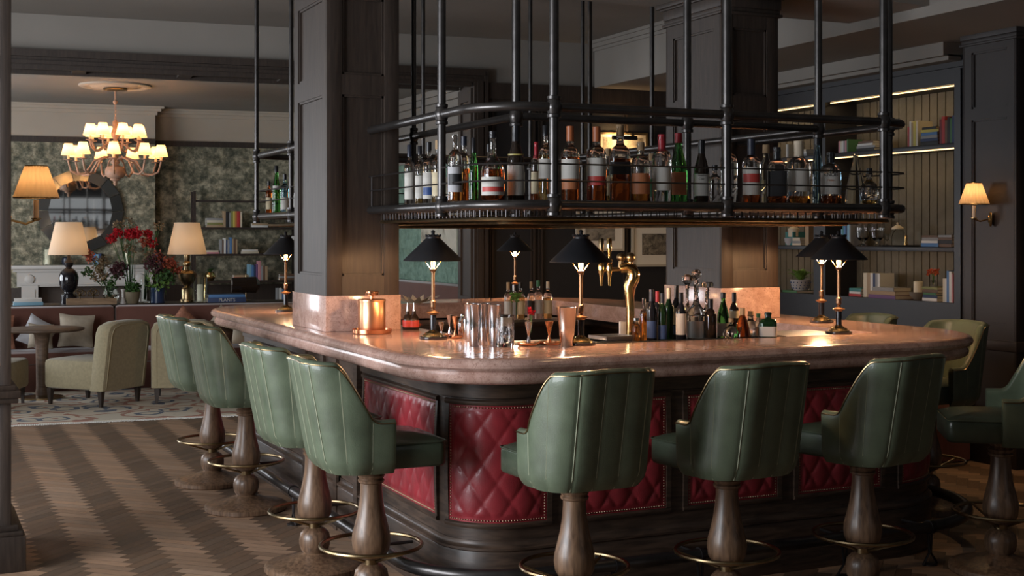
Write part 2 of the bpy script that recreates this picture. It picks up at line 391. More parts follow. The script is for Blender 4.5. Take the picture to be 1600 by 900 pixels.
# right jamb of the opening with its panelled reveal and casing
b=MB(); b.box(JX+.02,5.0,.0,.40,0,3.04); b.box(JX,JX+.02,.0,.08,0,3.0); b.box(JX,JX+.02,.32,.40,0,3.0)
for z in (0,.9,1.9,2.88): b.box(JX,JX+.02,.08,.32,z,z+.12)
b.box(4.90,5.02,-.05,0,0,3.1); b.box(4.93,4.985,-.07,-.05,0,3.06); b.box(5.0,5.03,-.08,0,0,3.14)
o=struct(b.done('trim_7','panel_wood')); o.location=LO; o.rotation_euler=(0,0,LA)
# dark panelled back wall
b=MB(); b.box(5.0,7.6,.02,.34,0,3.0); o=struct(b.done('wall_back','wall_dark')); o.location=LO; o.rotation_euler=(0,0,LA)
b=MB(); b.box(5.03,7.6,-.05,.03,2.9,3.05); b.box(5.03,7.6,-.03,.03,2.80,2.9); b.box(5.03,7.6,-.02,.03,.80,.88); b.box(5.03,7.6,-.03,.03,0,.16)
for x in (5.1,5.52,5.6,6.5,7.12,7.4): b.box(x-.012,x+.012,-.008,.03,.88,2.8); b.box(x-.03,x-.02,-.004,.03,.88,2.8)
o=struct(b.done('trim_8','panel_wood')); o.location=LO; o.rotation_euler=(0,0,LA)
# lounge shell
sbox('wall_lounge_left','wallpaper',-2.6,-2.45,.3,9,-.05,.7,True); sbox('wall_lounge_left_upper','wallpaper',-2.6,-2.45,.3,9,2.75,3.5,True)
sbox('wall_lounge_left_pier','wallpaper',-2.6,-2.45,.3,2.4,.7,2.75,True); sbox('wall_lounge_left_end','wallpaper',-2.6,-2.45,6.2,9,.7,2.75,True)
sbox('wall_far','wallpaper',2.5,7.0,8.3,8.45,.8,2.97,True); sbox('wall_chimney','wallpaper',-2.5,2.63,8.0,8.45,.8,2.97,True)
sbox('wall_far_frieze','plaster_warm',2.5,7.0,8.3,8.45,2.97,3.5,True); sbox('wall_chimney_frieze','plaster_warm',-2.5,2.63,8.0,8.45,2.97,3.5,True)
b=MB(); b.box(-2.5,2.63,7.97,8.0,2.93,3.01); b.box(2.63,7.0,8.27,8.3,2.93,3.01); b.box(-2.5,2.63,7.97,8.0,.0,.85); b.box(2.63,7.0,8.27,8.3,0,.85); b.box(-2.5,2.66,7.96,7.97,.8,.86); b.box(2.66,7.0,8.26,8.27,.8,.86)
o=struct(b.done('trim_9','panel_wood')); o.location=LO; o.rotation_euler=(0,0,LA)
sbox('wall_far_base','wall_dark',-2.5,7.0,8.3,8.45,0,.85,True)
b=MB()
for (d,h) in ((.12,.03),(.08,.07),(.03,.12)):
    b.box(-2.5,2.63+d,8.0-d,8.0,3.48-h,3.48); b.box(2.63,7.0,8.3-d,8.3,3.48-h,3.48)
o=struct(b.done('trim_10','plaster_warm')); o.location=LO; o.rotation_euler=(0,0,LA)
# lounge side wall on the right, green lower field and plaster above
sbox('wall_right_lounge','wall_green',6.3,6.42,12.0,20.3,.95,2.6)
sbox('wall_right_lounge_upper','plaster',6.3,6.42,12.0,20.3,2.6,3.5)
sbox('wall_right_lounge_dado','wall_dark',6.28,6.42,12.0,20.3,0,.95)
b=MB()
for (d,z0,z1) in ((.03,2.58,2.66),(.10,3.40,3.48),(.06,3.32,3.40),(.03,2.95,3.0)): b.box(6.3-d,6.3,12.0,20.3,z0,z1)
struct(b.done('trim_11','plaster'))
# ceiling rose of the chandelier
CH=L(1.93,5.29,3.48)
struct(MB().lathe([(.44,-.001),(.44,-.02),(.40,-.035),(.36,-.03),(.33,-.02),(.30,-.02),(.28,-.035),(.10,-.035),(.0,-.035)][::-1],48).done('trim_12','plaster_warm',loc=CH))
# bookcase wall on the right: face frame, niches, shelves
YA,YB_,YC,YD=7.55,9.07,9.23,10.75
b=MB()
b.box(7.15,7.55,7.42,YA,0,2.93); b.box(7.15,7.55,YB_,YC,0,2.93); b.box(7.15,7.55,YD,11.25,0,2.93)
for (a,e) in ((YA,YB_),(YC,YD)): b.box(7.15,7.55,a,e,0,1.09); b.box(7.15,7.55,a,e,2.74,2.93)
b.box(7.12,7.15,7.42,11.25,2.86,2.94); b.box(7.12,7.15,7.42,11.25,.80,.87); b.box(7.11,7.15,7.42,11.25,0,.15); b.box(7.135,7.15,7.47,7.49,.9,2.85)
struct(b.done('wall_right','paint_dark'))
b=MB(); b.box(7.5,7.56,YA-.02,YD+.02,1.05,2.78)
k=YA
while k<YD: b.box(7.488,7.5,k+.005,k+.085,1.09,2.74); k+=.09
paper('niche_board',((.10,.085,.06),(.125,.105,.075),(.15,.125,.09)),3)
struct(b.done('wall_right_boards','niche_board'))
for (a,e,ty) in ((YA,YB_,'wide'),(YC,YD,'far')):
    for z in (1.51,2.30): tag(MB().box(7.17,7.488,a+.002,e-.002,z-.035,z,.002).done('bookcase_shelf','paint_dark'),'dark painted %s shelf of the %s wall niche'%('lower' if z<2 else 'upper','right-hand' if ty=='wide' else 'left-hand'),'shelf')
    for z in (2.735,2.262):
        q=tag(MB().box(7.18,7.195,a+.03,e-.03,z-.008,z).done('led_strip','led'),'thin glowing strip light under the %s of the %s wall niche'%('head' if z>2.5 else 'upper shelf','right-hand' if ty=='wide' else 'left-hand'),'light')
        ar=area('led_glow',(7.24,(a+e)/2,z-.012),(0,-.25,0),.02,1.4,1.6 if z>2.5 else 1.1,(1,.72,.38))
    ar=area('led_glow',(7.24,(a+e)/2,1.47),(0,-.25,0),.02,1.3,.45,(1,.72,.38))
# pilaster on the right carrying the sconce
def shaft(x0,x1,y0,y1,z0,z1,panels,name,parent=None,mt='panel_wood',st=.085):
    """panelled square shaft: core plus raised stiles and rails on each face"""
    b=MB(); t=.018; b.box(x0+t,x1-t,y0+t,y1-t,z0,z1)
    zs=[z0]; 
    for (a,e) in panels: zs+= [a,e]
    zs.append(z1)
    for (fx,fy) in ((0,1),(1,0)):
        for side in (0,1):
            if fy: # faces with normal along y
                ya,yb=(y0,y0+t) if side==0 else (y1-t,y1)
                b.box(x0,x0+st,ya,yb,z0,z1,.002); b.box(x1-st,x1,ya,yb,z0,z1,.002)
                for i in range(0,len(zs),2): b.box(x0+st,x1-st,ya,yb,zs[i],zs[i+1])
                for (a,e) in panels:
                    yy0,yy1=(y0+.006,y0+t) if side==0 else (y1-t,y1-.006)
                    b.box(x0+st,x0+st+.012,yy0,yy1,a,e); b.box(x1-st-.012,x1-st,yy0,yy1,a,e); b.box(x0+st,x1-st,yy0,yy1,a,a+.012); b.box(x0+st,x1-st,yy0,yy1,e-.012,e)
            else:
                xa,xb=(x0,x0+t) if side==0 else (x1-t,x1)
                b.box(xa,xb,y0+t,y0+st,z0,z1); b.box(xa,xb,y1-st,y1-t,z0,z1)
                for i in range(0,len(zs),2): b.box(xa,xb,y0+st,y1-st,zs[i],zs[i+1])
                for (a,e) in panels:
                    xx0,xx1=(x0+.006,x0+t) if side==0 else (x1-t,x1-.006)
                    b.box(xx0,xx1,y0+st,y0+st+.012,a,e); b.box(xx0,xx1,y1-st-.012,y1-st,a,e); b.box(xx0,xx1,y0+st,y1-st,a,a+.012); b.box(xx0,xx1,y0+st,y1-st,e-.012,e)
    return b.done(name,mt,parent)
def capital(x0,x1,y0,y1,z0,z1,parent,mt='panel_wood'):
    b=MB()
    for (f0,f1,o_) in ((0,.12,.02),(.12,.30,.008),(.30,.72,.014),(.72,.80,.03),(.80,1,.05)):
        b.box(x0-o_,x1+o_,y0-o_,y1+o_,z0+(z1-z0)*f0,z0+(z1-z0)*f1,.003)
    return b.done('capital',mt,parent)
def basemould(x0,x1,y0,y1,zs,parent,name,mt='panel_wood'):
    b=MB()
    for (a,e,o_) in zs: b.box(x0-o_,x1+o_,y0-o_,y1+o_,a,e,.004)
    return b.done(name,mt,parent)
t=thing('panelled_pilaster','tall dark panelled pilaster at the right edge carrying a pleated wall lamp','pilaster')
shaft(6.9,7.5,6.7,7.2,.0,3.0,[(.2,.76),(.98,2.42),(2.5,2.9)],'shaft',t,'paint_brown')
capital(6.9,7.49,6.7,7.2,2.95,3.10,t,'paint_brown'); basemould(6.9,7.49,6.7,7.2,[(0,.16,.03),(.16,.19,.02)],t,'base_moulding','paint_brown'); basemould(6.9,7.49,6.7,7.2,[(.80,.87,.02)],t,'dado_moulding','paint_brown')
# columns standing through the bar and the near-left column
def column(x0,x1,y0,y1,label,plinth=True,z0=1.28):
    t=thing('panelled_column',label,'column',group=None)
    if plinth:
        plabel(MB().box(x0-.008,x1+.008,y0-.008,y1+.008,1.0905,1.28,.003).done('marble_plinth','marble',t),'pink marble plinth')
        shaft(x0,x1,y0,y1,1.28,3.0,[(1.385,2.35),(2.457,2.87)],'shaft',t)
    else:
        shaft(x0,x1,y0,y1,0,3.0,[(.24,.78),(.98,2.35),(2.457,2.87)],'shaft',t,st=.05)
        basemould(x0,x1,y0,y1,[(0,.17,.062),(.17,.19,.05),(.19,.215,.03)],t,'base_moulding'); basemould(x0,x1,y0,y1,[(.80,.825,.03),(.825,.86,.04),(.86,.885,.02)],t,'dado_moulding')
    capital(x0,x1,y0,y1,2.95,3.10,t)
    return t
column(2.02,2.425,6.70,7.34,'dark panelled column on pink marble plinth at the left side of the bar')
column(4.50,4.92,6.70,7.34,'dark panelled column on pink marble plinth at the right side of the bar')
column(.02,.46,6.70,7.34,'dark panelled column standing on the floor at the left edge of the photo',False)

# ---------------- bar ----------------
class Path:
    """rounded rectangle: s runs down the left side, along the front, up the right side and back along the rear"""
    def __init__(p,x0,x1,y0,y1,rf,r):
        p.seg=[]; s=0
        def line(a,b,n):
            nonlocal s; l=(Vector(b)-Vector(a)).length; p.seg.append(('l',s,l,Vector(a),Vector(b),Vector(n))); s+=l
        def arc(c,rad,a0):
            nonlocal s; l=rad*PI/2; p.seg.append(('a',s,l,Vector(c),rad,a0)); s+=l
        line((x0,y1-r),(x0,y0+rf),(-1,0)); p.sFL=s; arc((x0+rf,y0+rf),rf,PI); p.sF=s
        line((x0+rf,y0),(x1-r,y0),(0,-1)); p.sFR=s; arc((x1-r,y0+r),r,1.5*PI); p.sR=s
        line((x1,y0+r),(x1,y1-r),(1,0)); arc((x1-r,y1-r),r,0); line((x1-r,y1),(x0+r,y1),(0,1)); arc((x0+r,y1-r),r,PI/2)
        p.len=s; p.x0=x0; p.y0=y0; p.x1=x1; p.y1=y1; p.r=r; p.rf=rf
    def at(p,s,off=0):
        s%=p.len
        for g in p.seg:
            if s<=g[1]+g[2]+1e-9:
                k=(s-g[1])/g[2]
                if g[0]=='l': q=g[3].lerp(g[4],k)+g[5]*off; return q
                a=g[5]+k*PI/2; d=Vector((math.cos(a),math.sin(a))); return g[3]+d*(g[4]+off)
    def sy(p,Y): return p.y1-p.r-Y        # left side
    def sx(p,X): return p.sF+X-p.x0-p.rf  # front
    def samples(p,s0,s1):
        out=[s0]; 
        for g in p.seg:
            if g[0]=='a':
                for k in range(0,17):
                    q=g[1]+g[2]*k/16
                    if s0<q<s1: out.append(q)
        out.append(s1); out=sorted(set(round(q,5) for q in out)); return out
def sweep(b,path,s0,s1,prof,closed=False):
    ss=path.samples(s0,s1)
    if closed: ss=ss[:-1] if abs(ss[-1]-ss[0]-path.len)<1e-4 else ss
    rows=[]
    for s in ss:
        rows.append([Vector((*path.at(s,o_),z)) for (o_,z) in prof])
    b.grid(rows,closed_u=closed,closed_v=True)
    if not closed:
        for row,rev in ((rows[0],1),(rows[-1],0)):
            vs=[b.v(q) for q in row]; b.f(vs[::-1] if rev else vs)
FACE=Path(2.15,4.97,5.13,9.57,.27,.52); LIP=Path(1.92,5.20,4.90,9.80,.5,.75)
bar=thing('bar_counter','dark wooden island bar with red quilted leather panels below the marble','bar')
b=MB(); sweep(b,FACE,0,FACE.len,[(0,0),(0,.975),(-.05,.975),(-.05,0)],True)
b.done('wood_body','bar_wood',bar)
b=MB(); sweep(b,FACE,0,FACE.len,[(0,0),(.022,0),(.022,.232),(.018,.240),(.026,.246),(.026,.256),(.012,.262),(.006,.272),(.006,.285),(0,.285)],True)
b.done('base_moulding','bar_wood',bar)
b=MB(); sweep(b,FACE,0,FACE.len,[(0,.895),(.012,.90),(.015,.975),(0,.975)],True)
b.done('frieze_rail','bar_wood',bar)
def leather(s0,s1,z0=.362,z1=.868,flip=0):
    # frame moulding
    b=MB(); fw=.024
    def bar_(sa,sb,za,zb): sweep(b,FACE,sa,sb,[(0,za),(.012,za),(.017,za+(zb-za)*.3),(.017,za+(zb-za)*.7),(.008,zb),(0,zb)])
    bar_(s0-fw,s1+fw,z0-fw,z0); bar_(s0-fw,s1+fw,z1,z1+fw); bar_(s0-fw,s0,z0,z1); bar_(s1,s1+fw,z0,z1)
    b.done('panel_frame','bar_wood',bar)
    # quilted leather
    nu=max(10,int((s1-s0)/.0075)); nv=int((z1-z0)/.0085); dw=.118; dh=.172
    pts=[]; sc=(s0+s1)/2
    for i in range(nu+1):
        s=s0+(s1-s0)*i/nu; row=[]
        for j in range(nv+1):
            z=z0+(z1-z0)*j/nv; ed=min(s-s0,s1-s,z-z0,z1-z)
            p=(s-sc)/dw+(z-z0)/dh; q=(s-sc)/dw-(z-z0)/dh
            a=abs(math.sin(PI*p))*abs(math.sin(PI*q)); h=.013*(a**.26)
            k=min(1,max(0,(ed-.018)/.02)); h=.004+h*k+.003*(1-k)
            row.append(Vector((*FACE.at(s,h),z)))
        pts.append(row)
    lb=MB(); lb.grid(pts); lo=lb.done('leather_panel','leather_red',bar,ang=60)
    plabel(lo,'red quilted leather with diamond stitching')
    nb=MB(); st=.0125
    def nail(s,z):
        c=FACE.at(s,.0085); c2=FACE.at(s,.012); 
        nb.lathe([(.0042,0),(.0034,.0022),(0,.0036)],6,mx=Matrix.Translation((c.x,c.y,z))@Vector((c2.x-c.x,c2.y-c.y,0)).to_track_quat('Z','Y').to_matrix().to_4x4())
    n=int((s1-s0-.02)/st)
    for i in range(n+1):
        s=s0+.01+(s1-s0-.02)*i/n; nail(s,z0+.010); nail(s,z1-.010)
    n=int((z1-z0-.02)/st)
    for i in range(1,n):
        z=z0+.01+(z1-z0-.02)*i/n; nail(s0+.010,z); nail(s1-.010,z)
    nb.done('nail_trim','nail_brass',lo,ang=80)
P_=FACE
leather(P_.sy(8.77),P_.sy(8.06)); leather(P_.sy(7.92),P_.sy(7.61)); leather(P_.sy(6.44),P_.sy(5.44))
leather(P_.sFL+.085,P_.sF+.115); leather(P_.sx(2.66),P_.sx(3.14)); leather(P_.sx(3.255),P_.sx(3.755)); leather(P_.sx(3.875),P_.sx(4.375))
leather(P_.sFR+.06,P_.sR-.09); leather(P_.sR+.05,P_.sR+.55)
# pilaster under the left column
b=MB()
for (a,e) in ((7.52,7.46),(6.56,6.50),(7.16,7.10),(6.92,6.86)): sweep(b,FACE,P_.sy(a),P_.sy(e),[(0,.0),(.03,.0),(.03,.972),(0,.972)])
sweep(b,FACE,P_.sy(7.16),P_.sy(6.86),[(0,.0),(.014,.0),(.014,.972),(0,.972)])
b.done('pilaster_strips','bar_wood',bar)
# shelves and counters inside the island
it=thing('work_counter','dark steel-topped working counter inside the bar island','counter')
b=MB(); b.box(2.585,4.6,5.46,5.98,1.04,1.072,.003); b.box(2.6,4.6,5.44,5.98,.0,1.04); b.done('steel_top','steel_dull',it)
b=MB(); b.box(2.62,4.58,8.70,9.22,.93,.965,.003); b.done('back_shelf','shelf_wood',it)
b=MB(); b.box(2.66,4.55,8.74,9.2,0,.93); b.done('back_cabinet','paint_dark',it)
# marble top
mt_=bpy.data.objects.new('marble_bar_top',None)
b=MB(); prof=[(-.055,1.09),(-.035,1.0885),(-.018,1.084),(-.006,1.075),(0,1.062),(-.003,1.049),(-.013,1.039),(-.028,1.034),(-.034,1.030),(-.030,1.022),(-.024,1.012),(-.024,1.0),(-.030,.988),(-.040,.981),(-.06,.976)]
ss=LIP.samples(0,LIP.len)[:-1]; loops=[]
for (o_,z) in prof: loops.append([b.v(Vector((*LIP.at(s,o_),z))) for s in ss])
for A,B_ in zip(loops,loops[1:]):
    for k in range(len(A)): b.f([A[k],B_[k],B_[(k+1)%len(A)],A[(k+1)%len(A)]])
HOLE=Path(2.57,4.63,5.43,9.25,.08,.08); hs=HOLE.samples(0,HOLE.len)[:-1]
ht=[b.v(Vector((*HOLE.at(s,0),1.09))) for s in hs]; hb=[b.v(Vector((*HOLE.at(s,0),.976))) for s in hs]
for k in range(len(ht)): b.f([ht[k],hb[k],hb[(k+1)%len(ht)],ht[(k+1)%len(ht)]])
def fill(o_,i_):
    es=[]
    for lp in (o_,i_):
        for k in range(len(lp)):
            e=b.b.edges.get((lp[k],lp[(k+1)%len(lp)])) or b.b.edges.new((lp[k],lp[(k+1)%len(lp)])); es.append(e)
    bmesh.ops.triangle_fill(b.b,edges=es,use_beauty=True)
fill(loops[0],ht); fill(loops[-1],hb)
bpy.data.objects.remove(mt_)
tag(b.done('marble_bar_top','marble',ang=30),'polished pink marble bar top with moulded rounded edge','bar top')
# foot rail around the bar
fr=thing('foot_rail','dark metal foot rail running around the base of the bar','foot rail')
def loop_pts(path,off,z,s0=0,s1=None):
    return [Vector((*path.at(s,off),z)) for s in path.samples(s0,path.len if s1 is None else s1)]
b=MB(); s_a=P_.sy(9.0); pts=loop_pts(FACE,.20,.185,s_a,P_.sR+3.2); 
# densify straight runs
b.tube(pts,.029,12); b.done('rail_tube','pipe_metal',fr)
for s in (P_.sy(8.06),P_.sy(7.1),P_.sy(6.65),P_.sy(5.7),P_.sF+.35,P_.sx(3.2),P_.sx(4.0),P_.sx(4.5),P_.sR+.3,P_.sR+1.3):
    b=MB(); c=FACE.at(s,.20); i_=FACE.at(s,.0); d=(FACE.at(s+.03,.20)-c).normalized()*.05
    for k in (-1,1): b.tube([(c.x+d.x*k*.3,c.y+d.y*k*.3,.16),(c.x+d.x*k*.1,c.y+d.y*k*.1,.06),(c.x+d.x*k*1.0,c.y+d.y*k*1.0,.004)],.006,6)
    b.lathe([(.035,0),(.035,.006),(.01,.008)],12,c=(c.x,c.y,0))
    q=FACE.at(s-.01,.20),FACE.at(s+.01,.20); b.tube([(q[0].x,q[0].y,.185),(q[1].x,q[1].y,.185)],.034,12)
    b.tube([(c.x,c.y,.185),(i_.x,i_.y,.185)],.008,6); b.done('bracket','rail_dark',fr)

# ---------------- bar stools ----------------
def shell_pts(layer):
    pass
def make_stool(label,group):
    t=thing('bar_stool',label,'bar stool',(0,0,0),0,group)
    # wooden pedestal
    b=MB().lathe([(0,0),(.232,0),(.238,.006),(.238,.028),(.228,.036),(.19,.042),(.14,.055),(.095,.072),(.060,.084),(.054,.088),(.066,.100),(.073,.125),(.074,.150),(.068,.178),(.050,.197),(.036,.204),(0,.204)],36); b.done('base','stool_wood',t)
    b=MB().lathe([(0,.226),(.045,.228),(.062,.240),(.078,.268),(.083,.305),(.080,.335),(.070,.375),(.058,.425),(.050,.475),(.046,.525),(.046,.548),(.055,.553),(.057,.562),(.050,.568),(.056,.574),(.058,.583),(.050,.590),(.046,.598),(.062,.630),(.070,.645),(0,.645)],32); b.done('turned_column','stool_wood',t)
    b=MB().lathe([(0,.200),(.030,.200),(.030,.232),(0,.232)],24)
    plabel(b.done('collar','brass_old',t),'brass collar')
    R=.215; z=.285
    b=MB(); b.tube([(R*math.cos(2*PI*k/40),R*math.sin(2*PI*k/40),z) for k in range(40)],.0085,8,closed=True)
    fo=plabel(b.done('foot_ring','brass_old',t),'brass foot ring')
    for k in range(3):
        a=2*PI*k/3+.5; b=MB().tube([(.028*math.cos(a),.028*math.sin(a),.216),(R*.97*math.cos(a),R*.97*math.sin(a),z-.004)],.0065,6); b.done('spoke','brass_old',fo)
    # seat cushion
    def dshape(hw,y0,y1,rr,n=8):
        o=[]
        for (cx,cy,a0) in ((hw-rr,y1-rr,0),(-hw+rr,y1-rr,PI/2),(-hw+.14,y0+.14,PI),(hw-.14,y0+.14,1.5*PI)):
            r_=rr if cy>0 else .14
            for k in range(n+1): a=a0+PI/2*k/n; o.append((cx+r_*math.cos(a),cy+r_*math.sin(a)))
        return o
    b=MB(); rings=[]
    for (ins,z) in ((.03,.632),(.006,.636),(0,.646),(0,.724),(.004,.738),(.012,.744),(.04,.757),(.10,.770),(.16,.774)):
        ring=dshape(.206,-.19,.270,.035); c=Vector((0,.03)); rings.append([b.v(((x)*(1-ins/.215),(y-.03)*(1-ins/.215)+.03,z)) for (x,y) in ring])
    for A,B_ in zip(rings,rings[1:]):
        for k in range(len(A)): b.f([A[k],A[(k+1)%len(A)],B_[(k+1)%len(A)],B_[k]])
    b.f(rings[0][::-1]); b.f(rings[-1]); seat=b.done('seat','leather_dark_green',t,ang=50)
    ring=dshape(.207,-.19,.271,.035); MB().tube([(x,y,.738) for (x,y) in ring],.0035,6,closed=True).done('seat_piping','leather_dark_green',seat)
    # barrel back
    hw=.238; rr=.14; yb=-.235; yf=.03
    segs=[]
    Ls=(yf-(yb+rr)); La=rr*PI/2; Lb=2*(hw-rr); T=2*Ls+2*La+Lb
    def cs(tt,off=0):
        if tt<Ls: return Vector((hw+off,yf-tt)),Vector((1,0))
        tt-=Ls
        if tt<La: a=-(tt/rr); d=Vector((math.cos(a),math.sin(a))); return Vector((hw-rr,yb+rr))+d*(rr+off),d
        tt-=La
        if tt<Lb: return Vector((hw-rr-tt,yb-off)),Vector((0,-1))
        tt-=Lb
        if tt<La: a=-PI/2-(tt/rr); d=Vector((math.cos(a),math.sin(a))); return Vector((-hw+rr,yb+rr))+d*(rr+off),d
        tt-=La; return Vector((-hw-off,yb+rr+tt)),Vector((-1,0))
    def ztop(tt):
        m=min(tt,T-tt)
        a,c_=.062,Ls+La*.40
        if m<a: return .845
        if m<c_:
            k=(m-a)/(c_-a); return .845+(1.085-.845)*(lambda f:f*f*(3-2*f))(k**1.3)
        return 1.085+.012*math.sin(PI*(m-c_)/(T/2-c_)/2)
    N=96; NV=14; nch=9
    def outer(tt,z,off):
        p,d=cs(tt,0); k=max(0,(z-.60)/.49); back=max(0,-d.y); side=abs(d.x)
        flute=abs(math.sin(PI*nch*tt/T)); puff=.007*(flute**.35)
        bot=.03*max(0,1-(z-.62)/.06)**2
        q=p+d*(off+puff-bot)+Vector((0,-1))*k*.095*back+Vector((math.copysign(1,p.x) if abs(p.x)>.01 else 0,0))*k*.012*side
        return Vector((q.x,q.y,z))
    def inner(tt,z,th):
        p,d=cs(tt,0); k=max(0,(z-.60)/.49); back=max(0,-d.y)
        q=p-d*th+Vector((0,-1))*k*.095*back; return Vector((q.x,q.y,z))
    rows=[]
    for i in range(N+1):
        tt=T*i/N; tt=min(max(tt,1e-4),T-1e-4); zt=ztop(tt); row=[]
        for j in range(NV+1): row.append(outer(tt,.622+(zt-.018-.622)*j/NV,0))
        for k in range(1,6):
            a=PI*k/6; o_=outer(tt,zt-.018,-.0); i_=inner(tt,zt-.018,.036); q=o_.lerp(i_,(1-math.cos(a))/2); q.z=zt-.018+.020*math.sin(a); row.append(q)
        for j in range(NV+1): row.append(inner(tt,zt-.018-(zt-.018-.68)*j/NV,.036))
        rows.append(row)
    b=MB(); b.grid(rows)
    for row in (rows[0],rows[-1]): b.f([b.v(q) for q in row])
    bk=b.done('backrest','leather_green',t,ang=55)
    # seam piping between the channels
    for k in range(1,nch):
        tt=T*k/nch; zt=ztop(tt); pts=[outer(tt,.626+(zt-.02-.626)*j/8,.0012) for j in range(9)]
        MB().tube(pts,.0030,5).done('seam','piping_green',bk)
    pts=[]
    for i in range(0,N+1):
        tt=min(max(T*i/N,1e-4),T-1e-4); zt=ztop(tt); q=outer(tt,zt-.012,.0015); pts.append(q)
    MB().tube(pts,.003,5).done('edge_piping','brass_old',bk)
    return t
G_='green leather bar stools around the bar'
st0=make_stool('green channelled leather bar stool nearest the camera on the left side, seat showing in profile',G_)
st0.location=(1.80,5.32,0); st0.rotation_euler=(0,0,-PI/2-.02)
for (x,y,rz,lb) in ((1.78,6.10,-PI/2+.05,'second green bar stool from the camera on the left side of the bar'),
    (1.81,7.62,-PI/2+.02,'third green bar stool from the camera on the left side of the bar'),
    (1.80,8.50,-PI/2+.04,'farthest green bar stool on the left side, beside the olive armchair'),
    (2.42,4.64,.04,'green bar stool in front of the curved red corner panel, leftmost of the front row'),
    (3.11,4.59,.10,'middle green bar stool of the front row, before the third red panel'),
    (3.83,4.60,.22,'rightmost green bar stool of the front row, turned slightly left'),
    (4.74,4.70,.95,'green bar stool swivelled sideways, cut off by the right edge of the photo'),
    (5.43,5.95,PI/2,'green bar stool beyond the right end of the bar, back showing above the marble'),
    (5.42,6.72,PI/2-.1,'farthest green bar stool beyond the right end of the bar, only its back rim showing')):
    dup(st0,(x,y,0),rz,lb,G_)
# ---------------- hanging rack over the bar ----------------
rk=thing('hanging_rack','dark metal pipe rack hanging from the ceiling over the bar, lined with bottles','rack')
OUT=Path(2.27,4.64,5.15,9.30,.31,.20); INN=Path(2.63,4.40,5.62,8.80,.06,.06)
ZU,ZL=2.165,1.735
def ring(name,path,z,r,mt='pipe_metal',par=rk,n=10):
    pts=loop_pts(path,0,z)[:-1]; return MB().tube(pts,r,n,closed=True).done(name,mt,par)
ring('upper_rail',OUT,ZU,.021); ring('upper_rail',INN,ZU,.019); ring('lower_rail',OUT,ZL,.022); ring('lower_rail',INN,ZL,.019)
for z in (1.84,1.915): ring('guard_rail',Path(2.262,4.65,5.142,9.31,.31,.20),z,.0042,'rail_dark',n=6)
# shelf planks between the pipes (a ring of dark boards)
def ring_slab(b,po,pi,z0,z1):
    so=po.samples(0,po.len)[:-1]; si=pi.samples(0,pi.len)[:-1]
    lo=[[b.v(Vector((*p.at(s,0),z))) for s in sm] for (p,sm) in ((po,so),(pi,si)) for z in (z0,z1)]
    for lp in ((lo[0],lo[1]),(lo[2],lo[3])):
        for k in range(len(lp[0])): b.f([lp[0][k],lp[0][(k+1)%len(lp[0])],lp[1][(k+1)%len(lp[0])],lp[1][k]])
    for a,c in ((lo[0],lo[2]),(lo[1],lo[3])):
        es=[]
        for q in (a,c):
            for k in range(len(q)): es.append(b.b.edges.get((q[k],q[(k+1)%len(q)])))
        bmesh.ops.triangle_fill(b.b,edges=es,use_beauty=True)
b=MB(); ring_slab(b,OUT,INN,ZL+.002,ZL+.018); b.done('shelf_board','shelf_wood',rk)
ZS=ZL+.019
posts=[(2.27,9.24,.015),(2.27,8.32,.015),(2.27,5.69,.02),(2.585,5.15,.0215),(3.49,5.15,.0215),(4.42,5.15,.021),(4.64,5.37,.021),(2.63,5.64,.0215),(3.57,5.62,.020),(4.40,5.64,.020),(2.63,7.02,.014),(3.56,9.30,.015),(4.46,9.30,.016),(4.64,8.76,.015),(4.40,8.20,.016),(4.64,7.75,.016)]
for (x,y,r) in posts:
    zt=3.10 if 6.6<y<7.45 else 3.48
    b=MB().tube([(x,y,ZL-.03),(x,y,zt)],r,14); p=b.done('post','pipe_metal',rk)
    for z in (ZU,ZL):
        b=MB(); b.lathe([(r+.004,-.048),(r+.010,-.046),(r+.010,-.034),(r+.006,-.030),(r+.012,-.012),(r+.015,0),(r+.012,.012),(r+.006,.030),(r+.010,.034),(r+.010,.046),(r+.004,.048)],16,c=(x,y,z)); b.done('collar','pipe_metal',p)
    MB().lathe([(.045,-.012),(.045,-.001),(0,0)],16,c=(x,y,zt)).done('ceiling_flange','pipe_metal',p)
# little return at the column ends of the guard rails and glass hangers below the shelf
for (po,z) in ((Path(2.33,4.58,5.22,9.24,.26,.14),ZL-.062),(Path(2.50,4.50,5.48,8.95,.08,.08),ZL-.075)):
    pts=loop_pts(po,0,z)[:-1]; MB().tube(pts,.009,8,closed=True).done('hanger_rail','brass_old',rk)
b=MB()
def hooks(path,z,s0,s1,st):
    n=int((s1-s0)/st)
    for i in range(n):
        s=s0+i*st; c=path.at(s,0); o_=path.at(s,-.13)
        if not OUT.x0<o_.x<OUT.x1: continue
        b.tube([(c.x,c.y,ZL-.02),(c.x,c.y,z-.03),(o_.x,o_.y,z-.03),(o_.x,o_.y,ZL-.02)],.0026,4)
HP=Path(2.33,4.58,5.22,9.24,.26,.14)
hooks(HP,ZL-.022,.5,HP.len,.047)
b.done('glass_hanger','rail_dark',rk)['kind']='stuff'
MB().tube([(2.262,6.675,ZL+.02),(2.262,6.675,1.915)],.005,6).done('guard_end','rail_dark',rk)

